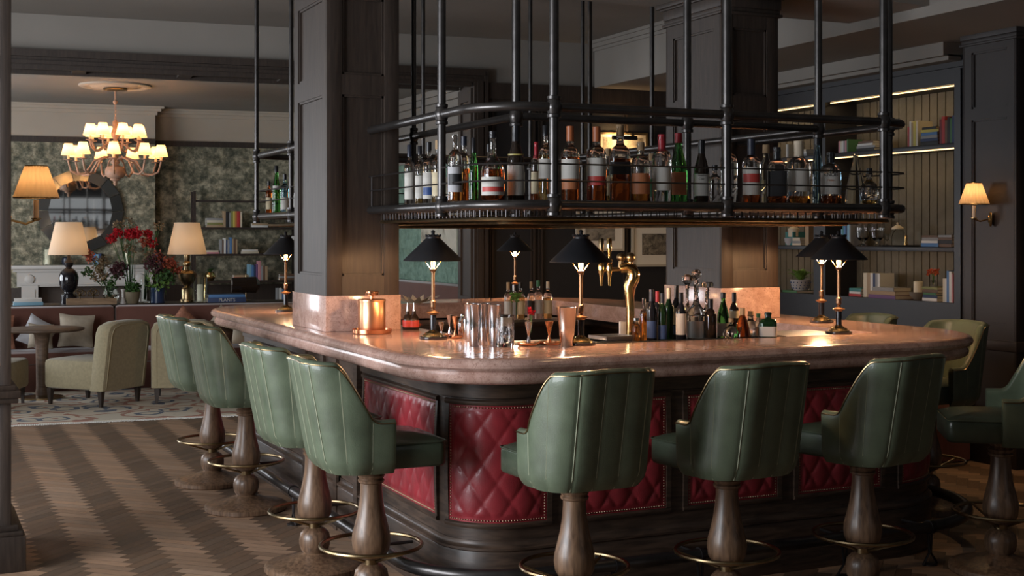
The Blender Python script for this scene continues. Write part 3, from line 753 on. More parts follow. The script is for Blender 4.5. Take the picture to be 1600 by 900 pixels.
# ---------------- bottles ----------------
PROF={
 'whisky':[(0,0),(.92,0),(1,.02),(1,.60),(.96,.655),(.78,.70),(.50,.735),(.38,.765),(.36,.80),(.35,.93),(.40,.935),(.40,.965),(0,.965)],
 'round':[(0,0),(.95,0),(1,.02),(1,.56),(.97,.63),(.84,.685),(.60,.72),(.40,.745),(.36,.78),(.34,.93),(.38,.935),(.38,.965),(0,.965)],
 'wine':[(0,0),(.94,0),(1,.015),(1,.58),(.93,.645),(.70,.71),(.46,.765),(.38,.80),(.36,.95),(.40,.955),(.40,.975),(0,.975)],
 'slope':[(0,0),(.95,0),(1,.02),(1,.45),(.92,.55),(.68,.66),(.46,.76),(.36,.84),(.34,.95),(.38,.955),(.38,.975),(0,.975)],
 'bulb':[(0,0),(.80,0),(.95,.03),(1,.15),(1,.38),(.93,.48),(.66,.56),(.36,.63),(.27,.70),(.25,.93),(.30,.94),(.30,.965),(0,.965)],
 'cone':[(0,0),(.92,0),(1,.04),(1,.14),(.90,.32),(.62,.58),(.38,.74),(.26,.82),(.24,.95),(.29,.955),(.29,.97),(0,.97)],
 'squat':[(0,0),(.90,0),(1,.03),(1,.60),(.95,.68),(.80,.74),(.52,.77),(.34,.79),(.33,.92),(.42,.925),(.42,.96),(0,.96)],
 'dome':[(0,0),(.95,0),(1,.02),(1,.78),(.93,.88),(.72,.95),(.40,.985),(0,1.0)],
 'ball':[(0,0),(.45,0),(.72,.06),(.94,.18),(1,.32),(.94,.47),(.72,.59),(.44,.65),(.30,.69),(.28,.80),(.40,.83),(.40,.85),(0,.85)],
 'slim':[(0,0),(.95,0),(1,.02),(1,.62),(.88,.70),(.55,.80),(.42,.86),(.40,.96),(.44,.965),(.44,.98),(0,.98)],
}
def mirr(pr,r,h,k=1,z1=1,off=0):
    return [(max(0,a*r*k-off),z*h) for (a,z) in pr if z<=z1]
def bottle(name,label,cat,loc,h,r,kind='whisky',glass='glass',liq=None,lvl=.5,lab=None,lz=(.14,.50),cap='cap_black',capz=None,sq=0,group=None,face=None,lab2=None,stripe=None,stopper=None):
    t=thing(name,label,cat,loc,0,group); pr=PROF[kind]; n=18
    # seen direction for the label: towards the room side the bottle faces
    yaw=math.atan2(loc[0],loc[1])
    rot=PI/4 if sq else 0
    gb=MB().lathe(mirr(pr,r,h),n if not sq else 24,sq=sq,rot=0); g=gb.done('glass_body',glass,t,ang=50); 
    if sq: g.rotation_euler=(0,0,-yaw)
    if liq:
        pts=[]; pz=lvl
        for (a,z) in pr:
            if z>=pz: break
            pts.append((max(0,a*r*.93-.0008),z*h+.004))
        prv=[q for q in pr if q[1]<pz][-1]; nx=[q for q in pr if q[1]>=pz][0]; k=(pz-prv[1])/(nx[1]-prv[1]+1e-6)
        a=(prv[0]+(nx[0]-prv[0])*k); pts+=[(a*r*.93-.0008,pz*h+.004),(0,pz*h+.004)]
        o=MB().lathe(pts,n if not sq else 24,sq=sq).done('liquid',liq,t,ang=50)
        if sq: o.rotation_euler=(0,0,-yaw)
    def wrap(nm,mt,z0,z1,half=1.15,off=.0009):
        rows=[]; m=12
        for i in range(m+1):
            a=-PI/2+(-half+2*half*i/m)
            rad=r+off
            if sq: q=1/((abs(math.cos(a))**sq+abs(math.sin(a))**sq)**(1/sq))
            else: q=1
            rows.append([Vector((rad*q*math.cos(a),rad*q*math.sin(a),z*h)) for z in (z0,z1)])
        o=MB().grid(rows).done(nm,mt,t,fixn=False); o.rotation_euler=(0,0,-yaw); return o
    if lab: wrap('paper_label',lab,lz[0],lz[1])
    if lab2: wrap('paper_label',lab2[0],lab2[1],lab2[2],1.0,.0015)
    if cap:
        z0=capz if capz else .86; nk=[a for (a,z) in pr if z>=.8][0] if kind not in('ball',) else .28
        rr=r*max(nk,.2)*1.10+.0012
        MB().lathe([(0,z0*h),(rr,z0*h),(rr,h*.995),(rr*.9,h),(0,h)],14).done('cap',cap,t)
    if stopper:
        top=[z for (a,z) in pr][-1]*h
        b=MB()
        if stopper=='ball': b.lathe([(0,0),(.012,0),(.010,.02),(.022,.03)],12,c=(0,0,top)); b.ball((0,0,top+.048),.026,14)
        elif stopper=='heart': b.lathe([(0,0),(.012,0),(.010,.018),(.030,.040),(.028,.060),(.012,.072),(0,.070)],12,c=(0,0,top))
        elif stopper=='flat': b.lathe([(0,0),(.011,0),(.009,.016),(.030,.020),(.032,.040),(.028,.046),(0,.046)],14,c=(0,0,top))
        elif stopper=='cork': b.lathe([(0,0),(.009,0),(.009,.018),(.013,.019),(.013,.036),(0,.036)],12,c=(0,0,top))
        b.done('stopper','cork' if stopper=='cork' else 'glass',t)
    return t
GR='spirit bottles on the hanging rack'
def rackb(u,tv,wpx,row,label,**k):
    # row: y of the bottle on the front run, or ('x', X) on the left run
    if isinstance(row,tuple): p=onx(u,row[1])
    else: p=ony(u,row)
    D=depth(p); h=(EYE+(368-tv)*D/F)-ZS; r=wpx*D/F/2
    bottle('spirit_bottle',label,'bottle',(p.x,p.y,ZS),h,r,group=GR,**k)
A_=('x',2.40); B2=('x',2.52)
rackb(640,226,17,('x',2.36),'clear bottle with navy cap and white label, first bottle right of the left column',glass='glass',lab='label_white',cap='cap_navy',capz=.80,lz=(.1,.55))
rackb(656,228,16,('x',2.40),'clear bottle with pale label, second right of the left column',liq='amber_light',lvl=.3,lab='label_white',cap='cap_black',lz=(.12,.5))
rackb(670,222,20,('x',2.42),'clear bottle with a white label and blue band, left of the corner post',lab='label_white',lab2=('label_blue',.16,.28),cap='cap_black',lz=(.1,.52))
rackb(684,219,19,('x',2.43),'clear gold-liquid bottle with cream label, half behind the corner post',liq='amber_light',lvl=.55,lab='label_cream',cap='cork')
rackb(711,207,24,5.56,'tall clear long-necked bottle with dark label, just right of the corner post',kind='round',lab='label_grey',lab2=('label_black',.24,.40),cap=None,liq='amber',lvl=.42)
rackb(725,213,22,5.78,'amber bottle behind the long-necked one right of the corner post',kind='round',liq='amber_dark',lvl=.5,cap='cap_navy',lab=None)
rackb(740,215,15,5.66,'slim green bottle with dark green cap, the only green one before the rounded amber decanter',kind='slope',glass='glass_green',cap='cap_black',capz=.76)
rackb(764,225,12,5.72,'small bottle neck rising left of the broad amber decanter',kind='slim',cap='cap_black')
rackb(770,205,38,5.36,'broad round amber decanter bottle with white label between green and champagne bottles',kind='bulb',liq='amber_dark',lvl=.44,lab='label_white',lab2=('label_red',.13,.2),lz=(.08,.34),cap='cap_black',capz=.9)
rackb(806,196,28,5.38,'dark cognac bottle with black capsule and yellow neck at the second post',kind='slope',glass='glass_dark',lab='label_white',lab2=('foil_yellow',.60,.62),lz=(.08,.47),cap='cap_black',capz=.74)
rackb(838,222,17,5.45,'small red-capped bottle with cream label left of the front post',kind='squat',liq='amber_dark',lvl=.5,lab='label_cream',cap='cap_red',capz=.72)
rackb(852,196,22,5.36,'tall clear bottle with white label half behind the second front post',kind='round',liq='amber_light',lvl=.6,lab='label_white',lz=(.30,.56))
rackb(891,197,30,5.34,'clear bottle with orange capsule and white-orange label, right of the second front post',kind='round',liq='amber_dark',lvl=.58,lab='label_white',lab2=('label_orange',.16,.30),lz=(.30,.56),cap='cap_orange',capz=.80)
rackb(932,198,32,5.34,'second orange-capsuled bottle with white label and red lettering band',kind='round',liq='amber_dark',lvl=.42,lab='label_white',lab2=('label_red',.22,.34),lz=(.30,.58),cap='cap_orange',capz=.80)
rackb(950,232,14,5.52,'pale slim bottle behind, between the orange-capsuled one and the square one',kind='slim',liq='amber_light',lvl=.5,lab='label_cream',cap='cork')
rackb(969,195,32,5.40,'tall square bottle with slanting black label and pale stopper',kind='round',liq='amber_dark',lvl=.55,sq=6,cap='cork',lab2=('label_black',.36,.52))
rackb(1001,222,30,5.34,'clear bottle with brown label and cork, right of the square black-labelled one',kind='squat',liq='amber',lvl=.42,lab='label_orange',cap='cork',lz=(.14,.48))
rackb(1019,240,16,5.54,'small clear bottle behind the white-labelled bottle of the middle bay',kind='slim',cap='cork',lab='label_green')
rackb(1034,210,31,5.34,'white-labelled clear bottle with dark wine-red capsule in the middle bay',kind='squat',lab='label_white',lz=(.18,.52),cap='cap_red',capz=.74)
rackb(1060,208,28,5.40,'green bottle with red cap and gold label, left of the middle inner post',kind='slope',glass='glass_green',lab='label_orange',lz=(.12,.44),cap='cap_red',capz=.86)
rackb(1096,219,25,5.36,'dark brown bottle with white script label, left of the third front post',kind='slope',glass='glass_dark',lab='label_white',lz=(.12,.46),cap='cap_black',capz=.74)
rackb(1117,258,20,5.30,'short patterned clear glass bottle left of the third front post',kind='whisky',cap='cap_black',sq=3)
rackb(1139,238,27,5.42,'tall round-shouldered empty glass jar behind the third front post',kind='dome',cap=None,liq='water',lvl=.3)
rackb(1174,217,29,5.34,'bottle with white label and red emblem right of the third front post',kind='whisky',liq='amber_dark',lvl=.16,lab='label_white',lab2=('label_red',.33,.46),lz=(.14,.56),cap='cap_navy',capz=.74)
rackb(1197,226,27,5.48,'frosted clear bottle with cork between red-emblem and black-label bottles',kind='round',glass='glass_thin',cap='cork',liq='water',lvl=.4)
rackb(1214,230,30,5.34,'square bottle with black label and black cap in the right bay',kind='squat',liq='amber_dark',lvl=.14,sq=6,lab='label_black',lz=(.14,.58),cap='cap_black',capz=.74)
rackb(1235,247,16,5.50,'small pale bottle behind, left of the broad cream-labelled one',kind='slim',lab='label_cream',cap='cork')
rackb(1248,220,36,5.33,'broad bottle with cream label and long pink capsule in the right bay',kind='whisky',liq='amber',lvl=.12,lab='label_white',lz=(.20,.56),cap='cream',capz=.74)
rackb(1277,216,15,5.44,'slim blue glass bottle with a dark ornate top in the right bay',kind='slim',glass='glass_blue',cap='cap_black',capz=.9)
rackb(1298,238,33,5.33,'square-shouldered bottle with white lettered label and red liquid in the right bay',kind='squat',liq='amber_dark',lvl=.16,lab='label_white',lz=(.20,.60),cap='cap_black',capz=.8)
rackb(1337,238,34,5.44,'large cone-shaped empty glass flask in the right bay',kind='cone',glass='glass_thin',cap=None)
rackb(1358,263,28,5.34,'round cut-glass decanter at the right corner of the rack',kind='ball',cap='cap_black',capz=.84,liq='amber_light',lvl=.12)
for (u,tv,wp,X,lb,kw) in ((420,283,10,2.36,'small brown bottle at the far left corner of the rack',dict(glass='amber_dark',lab='label_cream')),
  (432,259,13,2.36,'green gin bottle with white neck label at the far left end of the rack',dict(glass='glass_green',kind='slope',lab2=('label_white',.5,.58))),
  (445,272,14,2.40,'pale blue bottle beside the green one at the far left end',dict(glass='glass_blue',kind='round',lab='label_white',lz=(.1,.4))),
  (464,279,14,2.40,'clear bottle with pale blue label half behind the left column',dict(lab='label_white',kind='round'))):
    rackb(u,tv,wp,('x',X),lb,**kw)
# lettering on two labels of the rack
def lettering(txt,size,loc,rot,mt,parent=None,name='lettering'):
    c=bpy.data.curves.new(name,'FONT'); c.body=txt; c.size=size; c.extrude=.0002; c.align_x='CENTER'; c.align_y='CENTER'
    o=bpy.data.objects.new(name,c); COL.objects.link(o); dg=bpy.context.evaluated_depsgraph_get(); me=bpy.data.meshes.new_from_object(o.evaluated_get(dg))
    bpy.data.objects.remove(o); me.materials.clear(); me.materials.append(M[mt]); o=bpy.data.objects.new(name,me); COL.objects.link(o)
    o.location=loc; o.rotation_euler=rot
    if parent: o.parent=parent
    return o
def on_label(desc,txt,size,zf,mt='black'):
    for o in bpy.data.objects:
        if o.get('label','').startswith(desc):
            r=max(c.dimensions.x for c in o.children)/2; h=max(c.dimensions.z for c in o.children); yaw=math.atan2(-o.location.x,-o.location.y)
            d=Vector((math.sin(yaw),math.cos(yaw),0)); p=d*(r+.003)
            lettering(txt,size,(p.x,p.y,zf),(PI/2,0,PI-yaw),mt,o)
on_label('square-shouldered','KNOB',.024,.150); on_label('square-shouldered','CREEK',.012,.122,'label_orange')
on_label('dark brown bottle with white script','Canadian',.014,.135); on_label('dark brown bottle with white script','Club',.014,.118)

# ---------------- table lamps on the bar ----------------
def bar_lamp(label):
    t=thing('bar_lamp',label,'lamp',(0,0,1.0905),0,'black-shaded brass lamps on the bar')
    plabel(MB().lathe([(0,0),(.068,0),(.069,.004),(.069,.011),(.064,.014),(0,.014)],32).done('base','black_gloss',t),'dark round foot')
    MB().lathe([(0,.014),(.056,.014),(.054,.020),(.044,.024),(.040,.031),(.030,.035),(.020,.041),(.016,.046),(0,.046)],28).done('foot_dome','brass',t)
    plabel(MB().lathe([(0,.046),(.0155,.046),(.0155,.118),(0,.118)],20).done('column','black_gloss',t),'black column')
    MB().lathe([(0,.118),(.018,.118),(.020,.121),(.032,.128),(.033,.131),(.020,.135),(.011,.141),(.009,.148),(.013,.154),(.014,.162),(.012,.170),(.015,.180),(.014,.186),(.009,.190),(.0085,.196),(.0085,.325),(.011,.327),(.011,.331),(.016,.337),(.018,.345),(.010,.350),(0,.350)],24).done('stem','stem_bronze',t)
    MB().lathe([(0,.350),(.008,.350),(.011,.362),(.012,.374),(.010,.386),(.005,.394),(0,.396)],14).done('bulb','bulb',t)
    b=MB()
    for k in range(4):
        a=PI/4+PI/2*k+.3; b.tube([(.012*math.cos(a),.012*math.sin(a),.344),(.044*math.cos(a),.044*math.sin(a),.388),(.048*math.cos(a),.048*math.sin(a),.440),(.030*math.cos(a),.030*math.sin(a),.490)],.0017,6)
    b.done('harp','brass_polished',t)
    sh=MB().lathe([(.146,.384),(.147,.386),(.146,.389),(.095,.438),(.050,.482),(.036,.496),(.036,.504),(.030,.504),(.030,.494),(.048,.479),(.093,.434),(.143,.385),(.146,.384)][:-1],40)
    s=sh.done('lamp_shade','shade_black',t,fixn=True)
    MB().lathe([(.0,.500),(.037,.500),(.040,.507),(.034,.512),(.010,.514),(.008,.520),(.011,.527),(.008,.534),(0,.538)],20).done('finial','shade_black',s)
    b=MB()
    for k in range(10): a=2*PI*k/10; b.ball((.037*math.cos(a),.037*math.sin(a),.511),.005,6)
    b.done('gallery','shade_black',s)
    point('lamp_light',(0,0,.380),56,(1,.56,.27),.03,t)
    return t
lm=bar_lamp('black-shaded brass lamp on the bar, beside the mixing tins')
def dup_lamp(root,loc,label):
    r=dup(root,loc,None,label)
    return r
SC=.96
lm.location=(2.36,6.03,1.0905)
for (x,y,lb) in ((2.85,5.40,'large black-shaded brass lamp on the front of the bar, left of the beer taps'),(4.39,5.46,'black-shaded brass lamp at the right corner, the nearer of the two'),(4.86,6.20,'black-shaded brass lamp at the right corner, half hidden behind the nearer one'),(2.31,8.60,'black-shaded brass lamp on the far left end of the bar'),(4.42,9.50,'small-looking black-shaded lamp on the rear counter of the bar')):
    dup_lamp(lm,(x,y,1.0905),lb)

# ---------------- things on the bar ----------------
TZ=1.0905
def at(u,v,z=TZ): return onz(u,v,z)
# copper canister on its tray
p=at(581,521)
t=thing('copper_tray','round copper tray under the lidded canister','tray',p); MB().lathe([(0,0),(.095,0),(.102,.004),(.104,.024),(.100,.024),(.097,.008),(0,.006)],40).done('dish','copper',t)
t=thing('ice_canister','brushed copper lidded canister standing on a round copper tray beside the column','canister',(p.x,p.y,p.z+.0065))
MB().lathe([(0,0),(.070,0),(.071,.003),(.071,.158),(.070,.160),(0,.160)],40).done('body','copper_brushed',t)
l_=MB().lathe([(0,.160),(.0725,.160),(.0725,.170),(.070,.172),(0,.173)],40).done('lid','copper_brushed',t)
MB().lathe([(0,.172),(.010,.172),(.010,.192),(.034,.192),(.035,.194),(.035,.212),(.033,.214),(0,.214)],30).done('knob','copper',l_)
# silver tins
GT='silver mixing tins on the bar'
def tin(u,v,tv,w0,w1,label,mt='steel',nm='mixing_tin',grp=GT,cat='shaker'):
    p=at(u,v); D=depth(p); h=(v-tv)*D/F; r0=w0*D/F/2; r1=w1*D/F/2
    t=thing(nm,label,cat,p,0,grp)
    MB().lathe([(0,0),(r0*.95,0),(r0,.003),(r0+(r1-r0)*.5,h*.5),(r1,h-.003),(r1+.0015,h),(r1-.001,h),(r1-.002,h-.004),(r0-.001,.006),(0,.005)],32).done('tin_body',mt,t); return t
for (u,v,tv,lb) in ((735,533,474,'tall silver mixing tin at the left of the tin cluster, back one'),(742,541,475,'tall silver mixing tin, leftmost in front of the cluster'),(757,539,474,'tall silver mixing tin in the middle of the cluster'),(773,541,476,'tall silver mixing tin nearest the cut-glass jug')):
    tin(u,v,tv,15 if u!=757 else 16,20,lb)
for i,(u,v,lb) in enumerate(((742,475,'silver tin stacked upright on the leftmost tin'),)): pass
p=at(731,530); D=depth(p)
t=thing('cocktail_shaker','slim silver shaker with domed cap left of the mixing tins','shaker',p)
MB().lathe([(0,0),(.020,0),(.022,.004),(.030,.085),(.030,.09),(0,.09)],24).done('body','steel',t); MB().lathe([(0,.09),(.030,.09),(.029,.105),(.016,.125),(.013,.128),(.013,.15),(.010,.156),(0,.158)],24).done('cap','steel',t)
p=at(722,527); t=thing('cocktail_shaker','small silver shaker at the left end of the tin cluster','shaker',p)
MB().lathe([(0,0),(.016,0),(.018,.004),(.022,.06),(.022,.07),(0,.07)],20).done('body','steel',t); MB().lathe([(0,.07),(.022,.07),(.018,.09),(.010,.10),(.009,.115),(0,.118)],20).done('cap','steel',t)
def mixglass(u,v,tv,wp,label):
    p=at(u,v); D=depth(p); h=(v-tv)*D/F; r=wp*D/F/2; t=thing('mixing_glass',label,'glass',p)
    MB().lathe([(0,0),(r*.96,0),(r,.003),(r,h*.86),(r*.94,h*.9),(r*1.02,h),(r*.98,h),(r*.88,h*.88),(r*.90,.02),(0,.016)],32).done('glass_body','glass',t)
    b=MB()
    for k in range(12):
        for sg in (-1,1):
            pts=[(r*1.004*math.cos(2*PI*k/12+sg*j*.16),r*1.004*math.sin(2*PI*k/12+sg*j*.16),.012+(h*.66)*j/6) for j in range(7)]; b.tube(pts,.0011,4)
    b.done('cut_pattern','glass',t); return t
mixglass(790,542,492,26,'cut-glass mixing jug standing right of the silver tins')
mixglass(766,522,486,22,'plain mixing glass behind the silver tins')
# jiggers and small coasters
GJ='small metal jiggers on the bar'
def jigger(u,v,tv,w,mt,label,z=TZ):
    p=at(u,v,z); D=depth(p); h=(v-tv)*D/F; r=w*D/F/2; t=thing('jigger',label,'jigger',p,0,GJ)
    MB().lathe([(0,0),(r*.72,0),(r*.74,.002),(r*.2,h*.34),(r*.22,h*.36),(r,h),(r*.93,h),(r*.16,h*.40),(0,h*.40)],24).done('cups',mt,t)
def coaster(u,v,w,label,h=.016):
    p=at(u,v); D=depth(p); r=w*D/F/2; t=thing('metal_dish',label,'dish',p,0,'small round metal dishes on the bar')
    MB().lathe([(0,0),(r*.7,0),(r*.93,.003),(r,h*.6),(r,h),(r*.93,h),(r*.86,h*.4),(0,.004)],30).done('bowl','copper',t)
coaster(826,540,36,'copper dish under the jigger with red flowers'); coaster(858,539,36,'copper dish under the copper jigger left of the copper tin')
jigger(826,537,503,13,'steel','silver jigger with red flowers standing in a copper dish',TZ+.0045); jigger(858,536,502,14,'copper','copper jigger standing in the right-hand copper dish',TZ+.0045)
coaster(693,527,22,'small copper dish beneath the pair of small silver jiggers'); coaster(712,529,22,'small copper dish left of the silver shakers')
jigger(690,525,503,11,'steel','short silver jigger right of the lamp foot',TZ+.0045); jigger(703,521,492,12,'steel','tall silver jigger behind the short one'); jigger(711,527,494,11,'copper','copper jigger left of the silver shakers',TZ+.0045)
tin(886,541,480,20,33,'wide polished copper-toned tin beside the large lamp','steel_warm','mixing_tin',None,'shaker')
def sprig(name,label,cat,loc,n,rad,hgt,petal,leafm='leaf',stem=True,grp=None,ls=.012):
    t=thing(name,label,cat,loc,0,grp); rnd=random.Random(int(loc[0]*997+loc[1]*31)); b=MB()
    for i in range(n):
        a=rnd.uniform(0,2*PI); q=rad*math.sqrt(rnd.random()); c=Vector((q*math.cos(a),q*math.sin(a),hgt*rnd.uniform(.75,1.0)))
        for k in range(6):
            d=Vector((rnd.uniform(-1,1),rnd.uniform(-1,1),rnd.uniform(-.6,1))).normalized()*ls; e=d.cross(Vector((0,0,1))).normalized()*ls*.5
            b.f([b.v(c),b.v(c+d*.6+e),b.v(c+d*1.3),b.v(c+d*.6-e)])
    b.done('petals',petal,t,fixn=False); b=MB()
    for i in range(max(3,n//2)):
        a=rnd.uniform(0,2*PI); q=rad*.8*rnd.random(); b.tube([(0,0,0),(q*.3*math.cos(a),q*.3*math.sin(a),hgt*.5),(q*math.cos(a),q*math.sin(a),hgt*.85)],.0011,4)
    b.done('stems',leafm,t); return t
p=at(830,520,TZ); sprig('red_flower','red flowers on a pale stem beside the silver jigger','flower',p,16,.018,.125,'petal_red'); 
p=at(652,514,TZ); sprig('red_flower','small spray of red flowers beside the two dasher bottles','flower',p,8,.022,.032,'petal_coral')
for (u,lb) in ((637,'dark dasher bottle with silver spout, left one beside the column plinth'),(647,'dark dasher bottle with silver spout, right one beside the red flowers')):
    p=at(u,515); t=thing('dasher_bottle',lb,'bottle',p,0,'dasher bottles beside the column')
    MB().lathe([(0,0),(.026,0),(.028,.004),(.028,.055),(.020,.075),(.011,.085),(.011,.10),(0,.10)],18).done('glass_body','glass_dark',t)
    MB().lathe([(.0285,.015),(.0287,.016),(.0287,.05),(.0285,.051)],18).done('paper_label','label_red',t); MB().lathe([(0,.10),(.010,.10),(.007,.115),(.003,.145),(0,.146)],12).done('spout','steel',t)
# rear-well bottles
GW='bottles in the rear well of the bar'
for (u,tv,wp,kw,lb) in ((794,441,13,dict(kind='round',lab='label_white',cap='cork',capz=.80,liq='amber_light',lvl=.5),'cork-topped pale bottle, leftmost in the rear well'),
 (803,445,11,dict(kind='round',lab='label_grey',cap='steel_dull',capz=.82),'grey-capped bottle, second from left in the rear well'),
 (813,441,14,dict(kind='round',liq='amber_light',lvl=.6,lab='label_cream',cap='cap_black',capz=.84),'clear bottle with cream label and black cap in the rear well'),
 (830,440,12,dict(kind='round',lab='label_black',cap='cork',capz=.82),'bottle with black label and cork between the flowers and green-capped bottle'),
 (841,438,14,dict(kind='round',lab='label_grey',cap='label_green',capz=.84),'green-capped clear bottle in the rear well'),
 (856,440,14,dict(kind='round',liq='amber_light',lvl=.55,lab='label_cream',cap='cream',capz=.82),'pale yellow bottle, rightmost in the rear well')):
    p=ony(u,8.95); D=depth(p); h=(EYE+(368-tv)*D/F)-.967; bottle('well_bottle',lb,'bottle',(p.x,p.y,.967),h,wp*D/F/2,group=GW,**kw)
p=ony(806,8.8); sprig('mint_bunch','bunch of green mint leaves among the rear well bottles','herb',(p.x,p.y,.967),26,.04,.20,'leaf_bright','leaf',ls=.02)
# front-well bottles right of the taps
GF='bottles in the front well beside the beer taps'
ZW=1.0745
def well(u,tv,wp,y,lb,**kw):
    p=ony(u,y); D=depth(p); h=(EYE+(368-tv)*D/F)-ZW; bottle('bar_bottle',lb,'bottle',(p.x,p.y,ZW),h,wp*D/F/2,group=GF,**kw)
well(994,497,13,5.50,'small bottle of orange liquid nearest the beer taps',kind='slim',liq='amber',lvl=.75,cap='steel',capz=.9)
well(1006,466,14,5.62,'tall bottle of orange liquid with clear stopper behind the small one',kind='round',liq='amber',lvl=.66,cap='glass_thin',capz=.86)
well(1018,452,16,5.52,'dark wine bottle with pale collar, first right of the orange bottles',kind='wine',glass='glass_navy',lab='label_blue',lz=(.1,.42),cap='cap_navy',capz=.78)
well(1027,455,13,5.66,'dark bottle with bright red capsule in the front well',kind='wine',glass='glass_navy',cap='cap_red',capz=.78)
well(1035,458,15,5.52,'dark green wine bottle with blue label in the front well',kind='wine',glass='glass_dkgreen',lab='label_blue',lz=(.08,.36),cap='cap_navy',capz=.80)
well(1045,450,14,5.58,'dark bottle with tan capsule in the front well',kind='wine',glass='glass_dkgreen',cap='cream',capz=.80)
well(1057,446,15,5.60,'dark bottle with white and blue label in the front well',kind='wine',glass='glass_navy',lab='label_white',lz=(.30,.60),lab2=('label_blue',.12,.28),cap='cap_black',capz=.78)
well(1064,457,17,5.50,'dark bottle with large white label left of the crystal decanters',kind='wine',glass='glass_navy',lab='label_white',lz=(.16,.58),cap='cap_black',capz=.80)
well(1074,448,19,5.68,'crystal decanter with heart-shaped stopper in the front well',kind='bulb',cap=None,stopper='heart')
well(1088,440,30,5.56,'white-labelled crystal decanter with ball stopper',kind='bulb',cap=None,stopper='ball',lab='label_white',lz=(.06,.34),liq='water',lvl=.4)
well(1105,452,24,5.66,'crystal decanter with flat stopper beside the ball-stoppered one',kind='bulb',cap=None,stopper='flat')
well(1110,467,19,5.50,'dark wine bottle right of the crystal decanters',kind='wine',glass='glass_dark',cap='cap_black',capz=.78)
well(1130,457,19,5.54,'green mineral water bottle with pale label',kind='slope',glass='glass_green',lab='label_white',lz=(.08,.36),cap='cap_black',capz=.88)
well(1147,457,15,5.64,'dark brown bottle with black capsule right of the green bottle',kind='wine',glass='glass_dark',lab='label_cream',lz=(.44,.60),cap='cap_black',capz=.80)
well(1142,497,24,5.48,'round clear glass bottle with cork beside the green bottle',kind='ball',cap='cork',capz=.82,liq='water',lvl=.3)
well(1160,481,26,5.47,'amber pear-shaped bottle with silver-topped cork',kind='cone',glass='amber_dark',cap='cork',capz=.74)
well(1173,486,27,5.58,'large round clear bottle behind the amber pear-shaped one',kind='ball',cap='cork',capz=.84)
well(1185,490,10,5.52,'small clear bottle with green cap right of the round one',kind='slim',lab='label_white',cap='label_green',capz=.84)
well(1200,488,27,5.46,'short square dark green bottle, rightmost in the front well',kind='squat',glass='glass_dkgreen',sq=5,lab='label_white',lz=(.14,.5),cap='cap_black',capz=.84)
# bar mat edge
b=MB().box(2.98,4.05,5.436,5.50,1.0725,1.087,.002)
for i in range(80): b.box(2.985+i*.0133,2.991+i*.0133,5.438,5.498,1.087,1.0915)
tag(b.done('rubber_bar_mat','rubber'),'long black ribbed rubber mat along the front well','mat')
# beer tower
p=ony(985,5.72); t=thing('beer_tower','curved brass beer tower with tap handles beside the large lamp','beer tap',(p.x,p.y,1.0725),-TH)
pts=[(0,0,0),(0,0,.16),(-.004,0,.22),(-.004,0,.27),(.012,0,.31),(.016,0,.335),(.006,0,.36),(-.02,0,.368),(-.05,0,.36)]
MB().tube(pts,[.022,.021,.023,.031,.034,.033,.032,.028,.022],16).done('column','brass_polished',t); MB().lathe([(0,0),(.045,0),(.045,.006),(.03,.012),(.024,.02),(0,.02)],24).done('foot','brass_polished',t)
MB().tube([(-.05,0,.36),(-.16,0,.352)],.011,10).done('cross_pipe','brass_polished',t)
b=MB(); b.ball((.0,0,.418),.026,14); b.ball((-.045,.01,.418),.024,14); b.tube([(-.05,0,.36),(-.045,.01,.42)],.012,8); b.tube([(.0,0,.36),(0,0,.42)],.013,8); b.done('top_knob','brass_old',t)
for (x,mt2) in ((-.148,'brass_old'),(-.108,'brass_polished')):
    f=MB().lathe([(0,-.075),(.006,-.075),(.009,-.03),(.014,-.01),(.016,.02),(.012,.035),(.018,.045),(.012,.06),(0,.062)],14,c=(x,-.03,.352)).done('tap','brass_polished',t)
    MB().lathe([(0,.055),(.007,.055),(.008,.08),(.013,.11),(.014,.155),(.010,.162),(0,.163)],12,c=(x,-.03,.352)).done('tap_handle',mt2,f)
# stacked steel trays, cards
for (u,v,z,lb) in ((948,530,ZW,'flat grey steel tray lying beside the beer tower, lower one'),(956,525,ZW+.02,'smaller grey steel tray lying on top of the lower tray')):
    p=ony(u,5.62); o=MB(); w_=.11 if z==ZW else .085
    o.box(-w_,w_,-.08,.08,0,.006,.002); o.box(-w_,-w_+.005,-.08,.08,.006,.018); o.box(w_-.005,w_,-.08,.08,.006,.018); o.box(-w_,w_,-.08,-.075,.006,.018); o.box(-w_,w_,.075,.08,.006,.018)
    tag(o.done('steel_tray','steel_dull',loc=(p.x,p.y,z),rz=.1),lb,'tray')
p=ony(973,5.86); tag(MB().box(-.018,.018,-.008,.008,0,.085,.001).done('card_holder','label_grey',loc=(p.x,p.y,ZW)),'grey card box standing left of the beer tower stem','box')
p=ony(998,5.90); tag(MB().box(-.018,.018,-.008,.008,0,.085,.001).done('card_holder','cushion_beige',loc=(p.x,p.y,ZW)),'pinkish card box standing right of the beer tower stem','box')
p=ony(1105,6.2); 
# leaf-shaped dish on the far counter
p=onz(650,474,TZ); t=thing('lily_dish','pale leaf-petalled dish on the rear left corner of the counter','dish',p)
b=MB()
for k in range(14):
    a=2*PI*k/14; d=Vector((math.cos(a),math.sin(a),0)); e=Vector((-d.y,d.x,0)); b.f([b.v(d*.03),b.v(d*.10+e*.028+Vector((0,0,.02))),b.v(d*.19+Vector((0,0,.06))),b.v(d*.10-e*.028+Vector((0,0,.02)))])
b.lathe([(0,0),(.04,0),(.05,.012),(0,.014)],16); b.done('petals','cream',t,fixn=False)
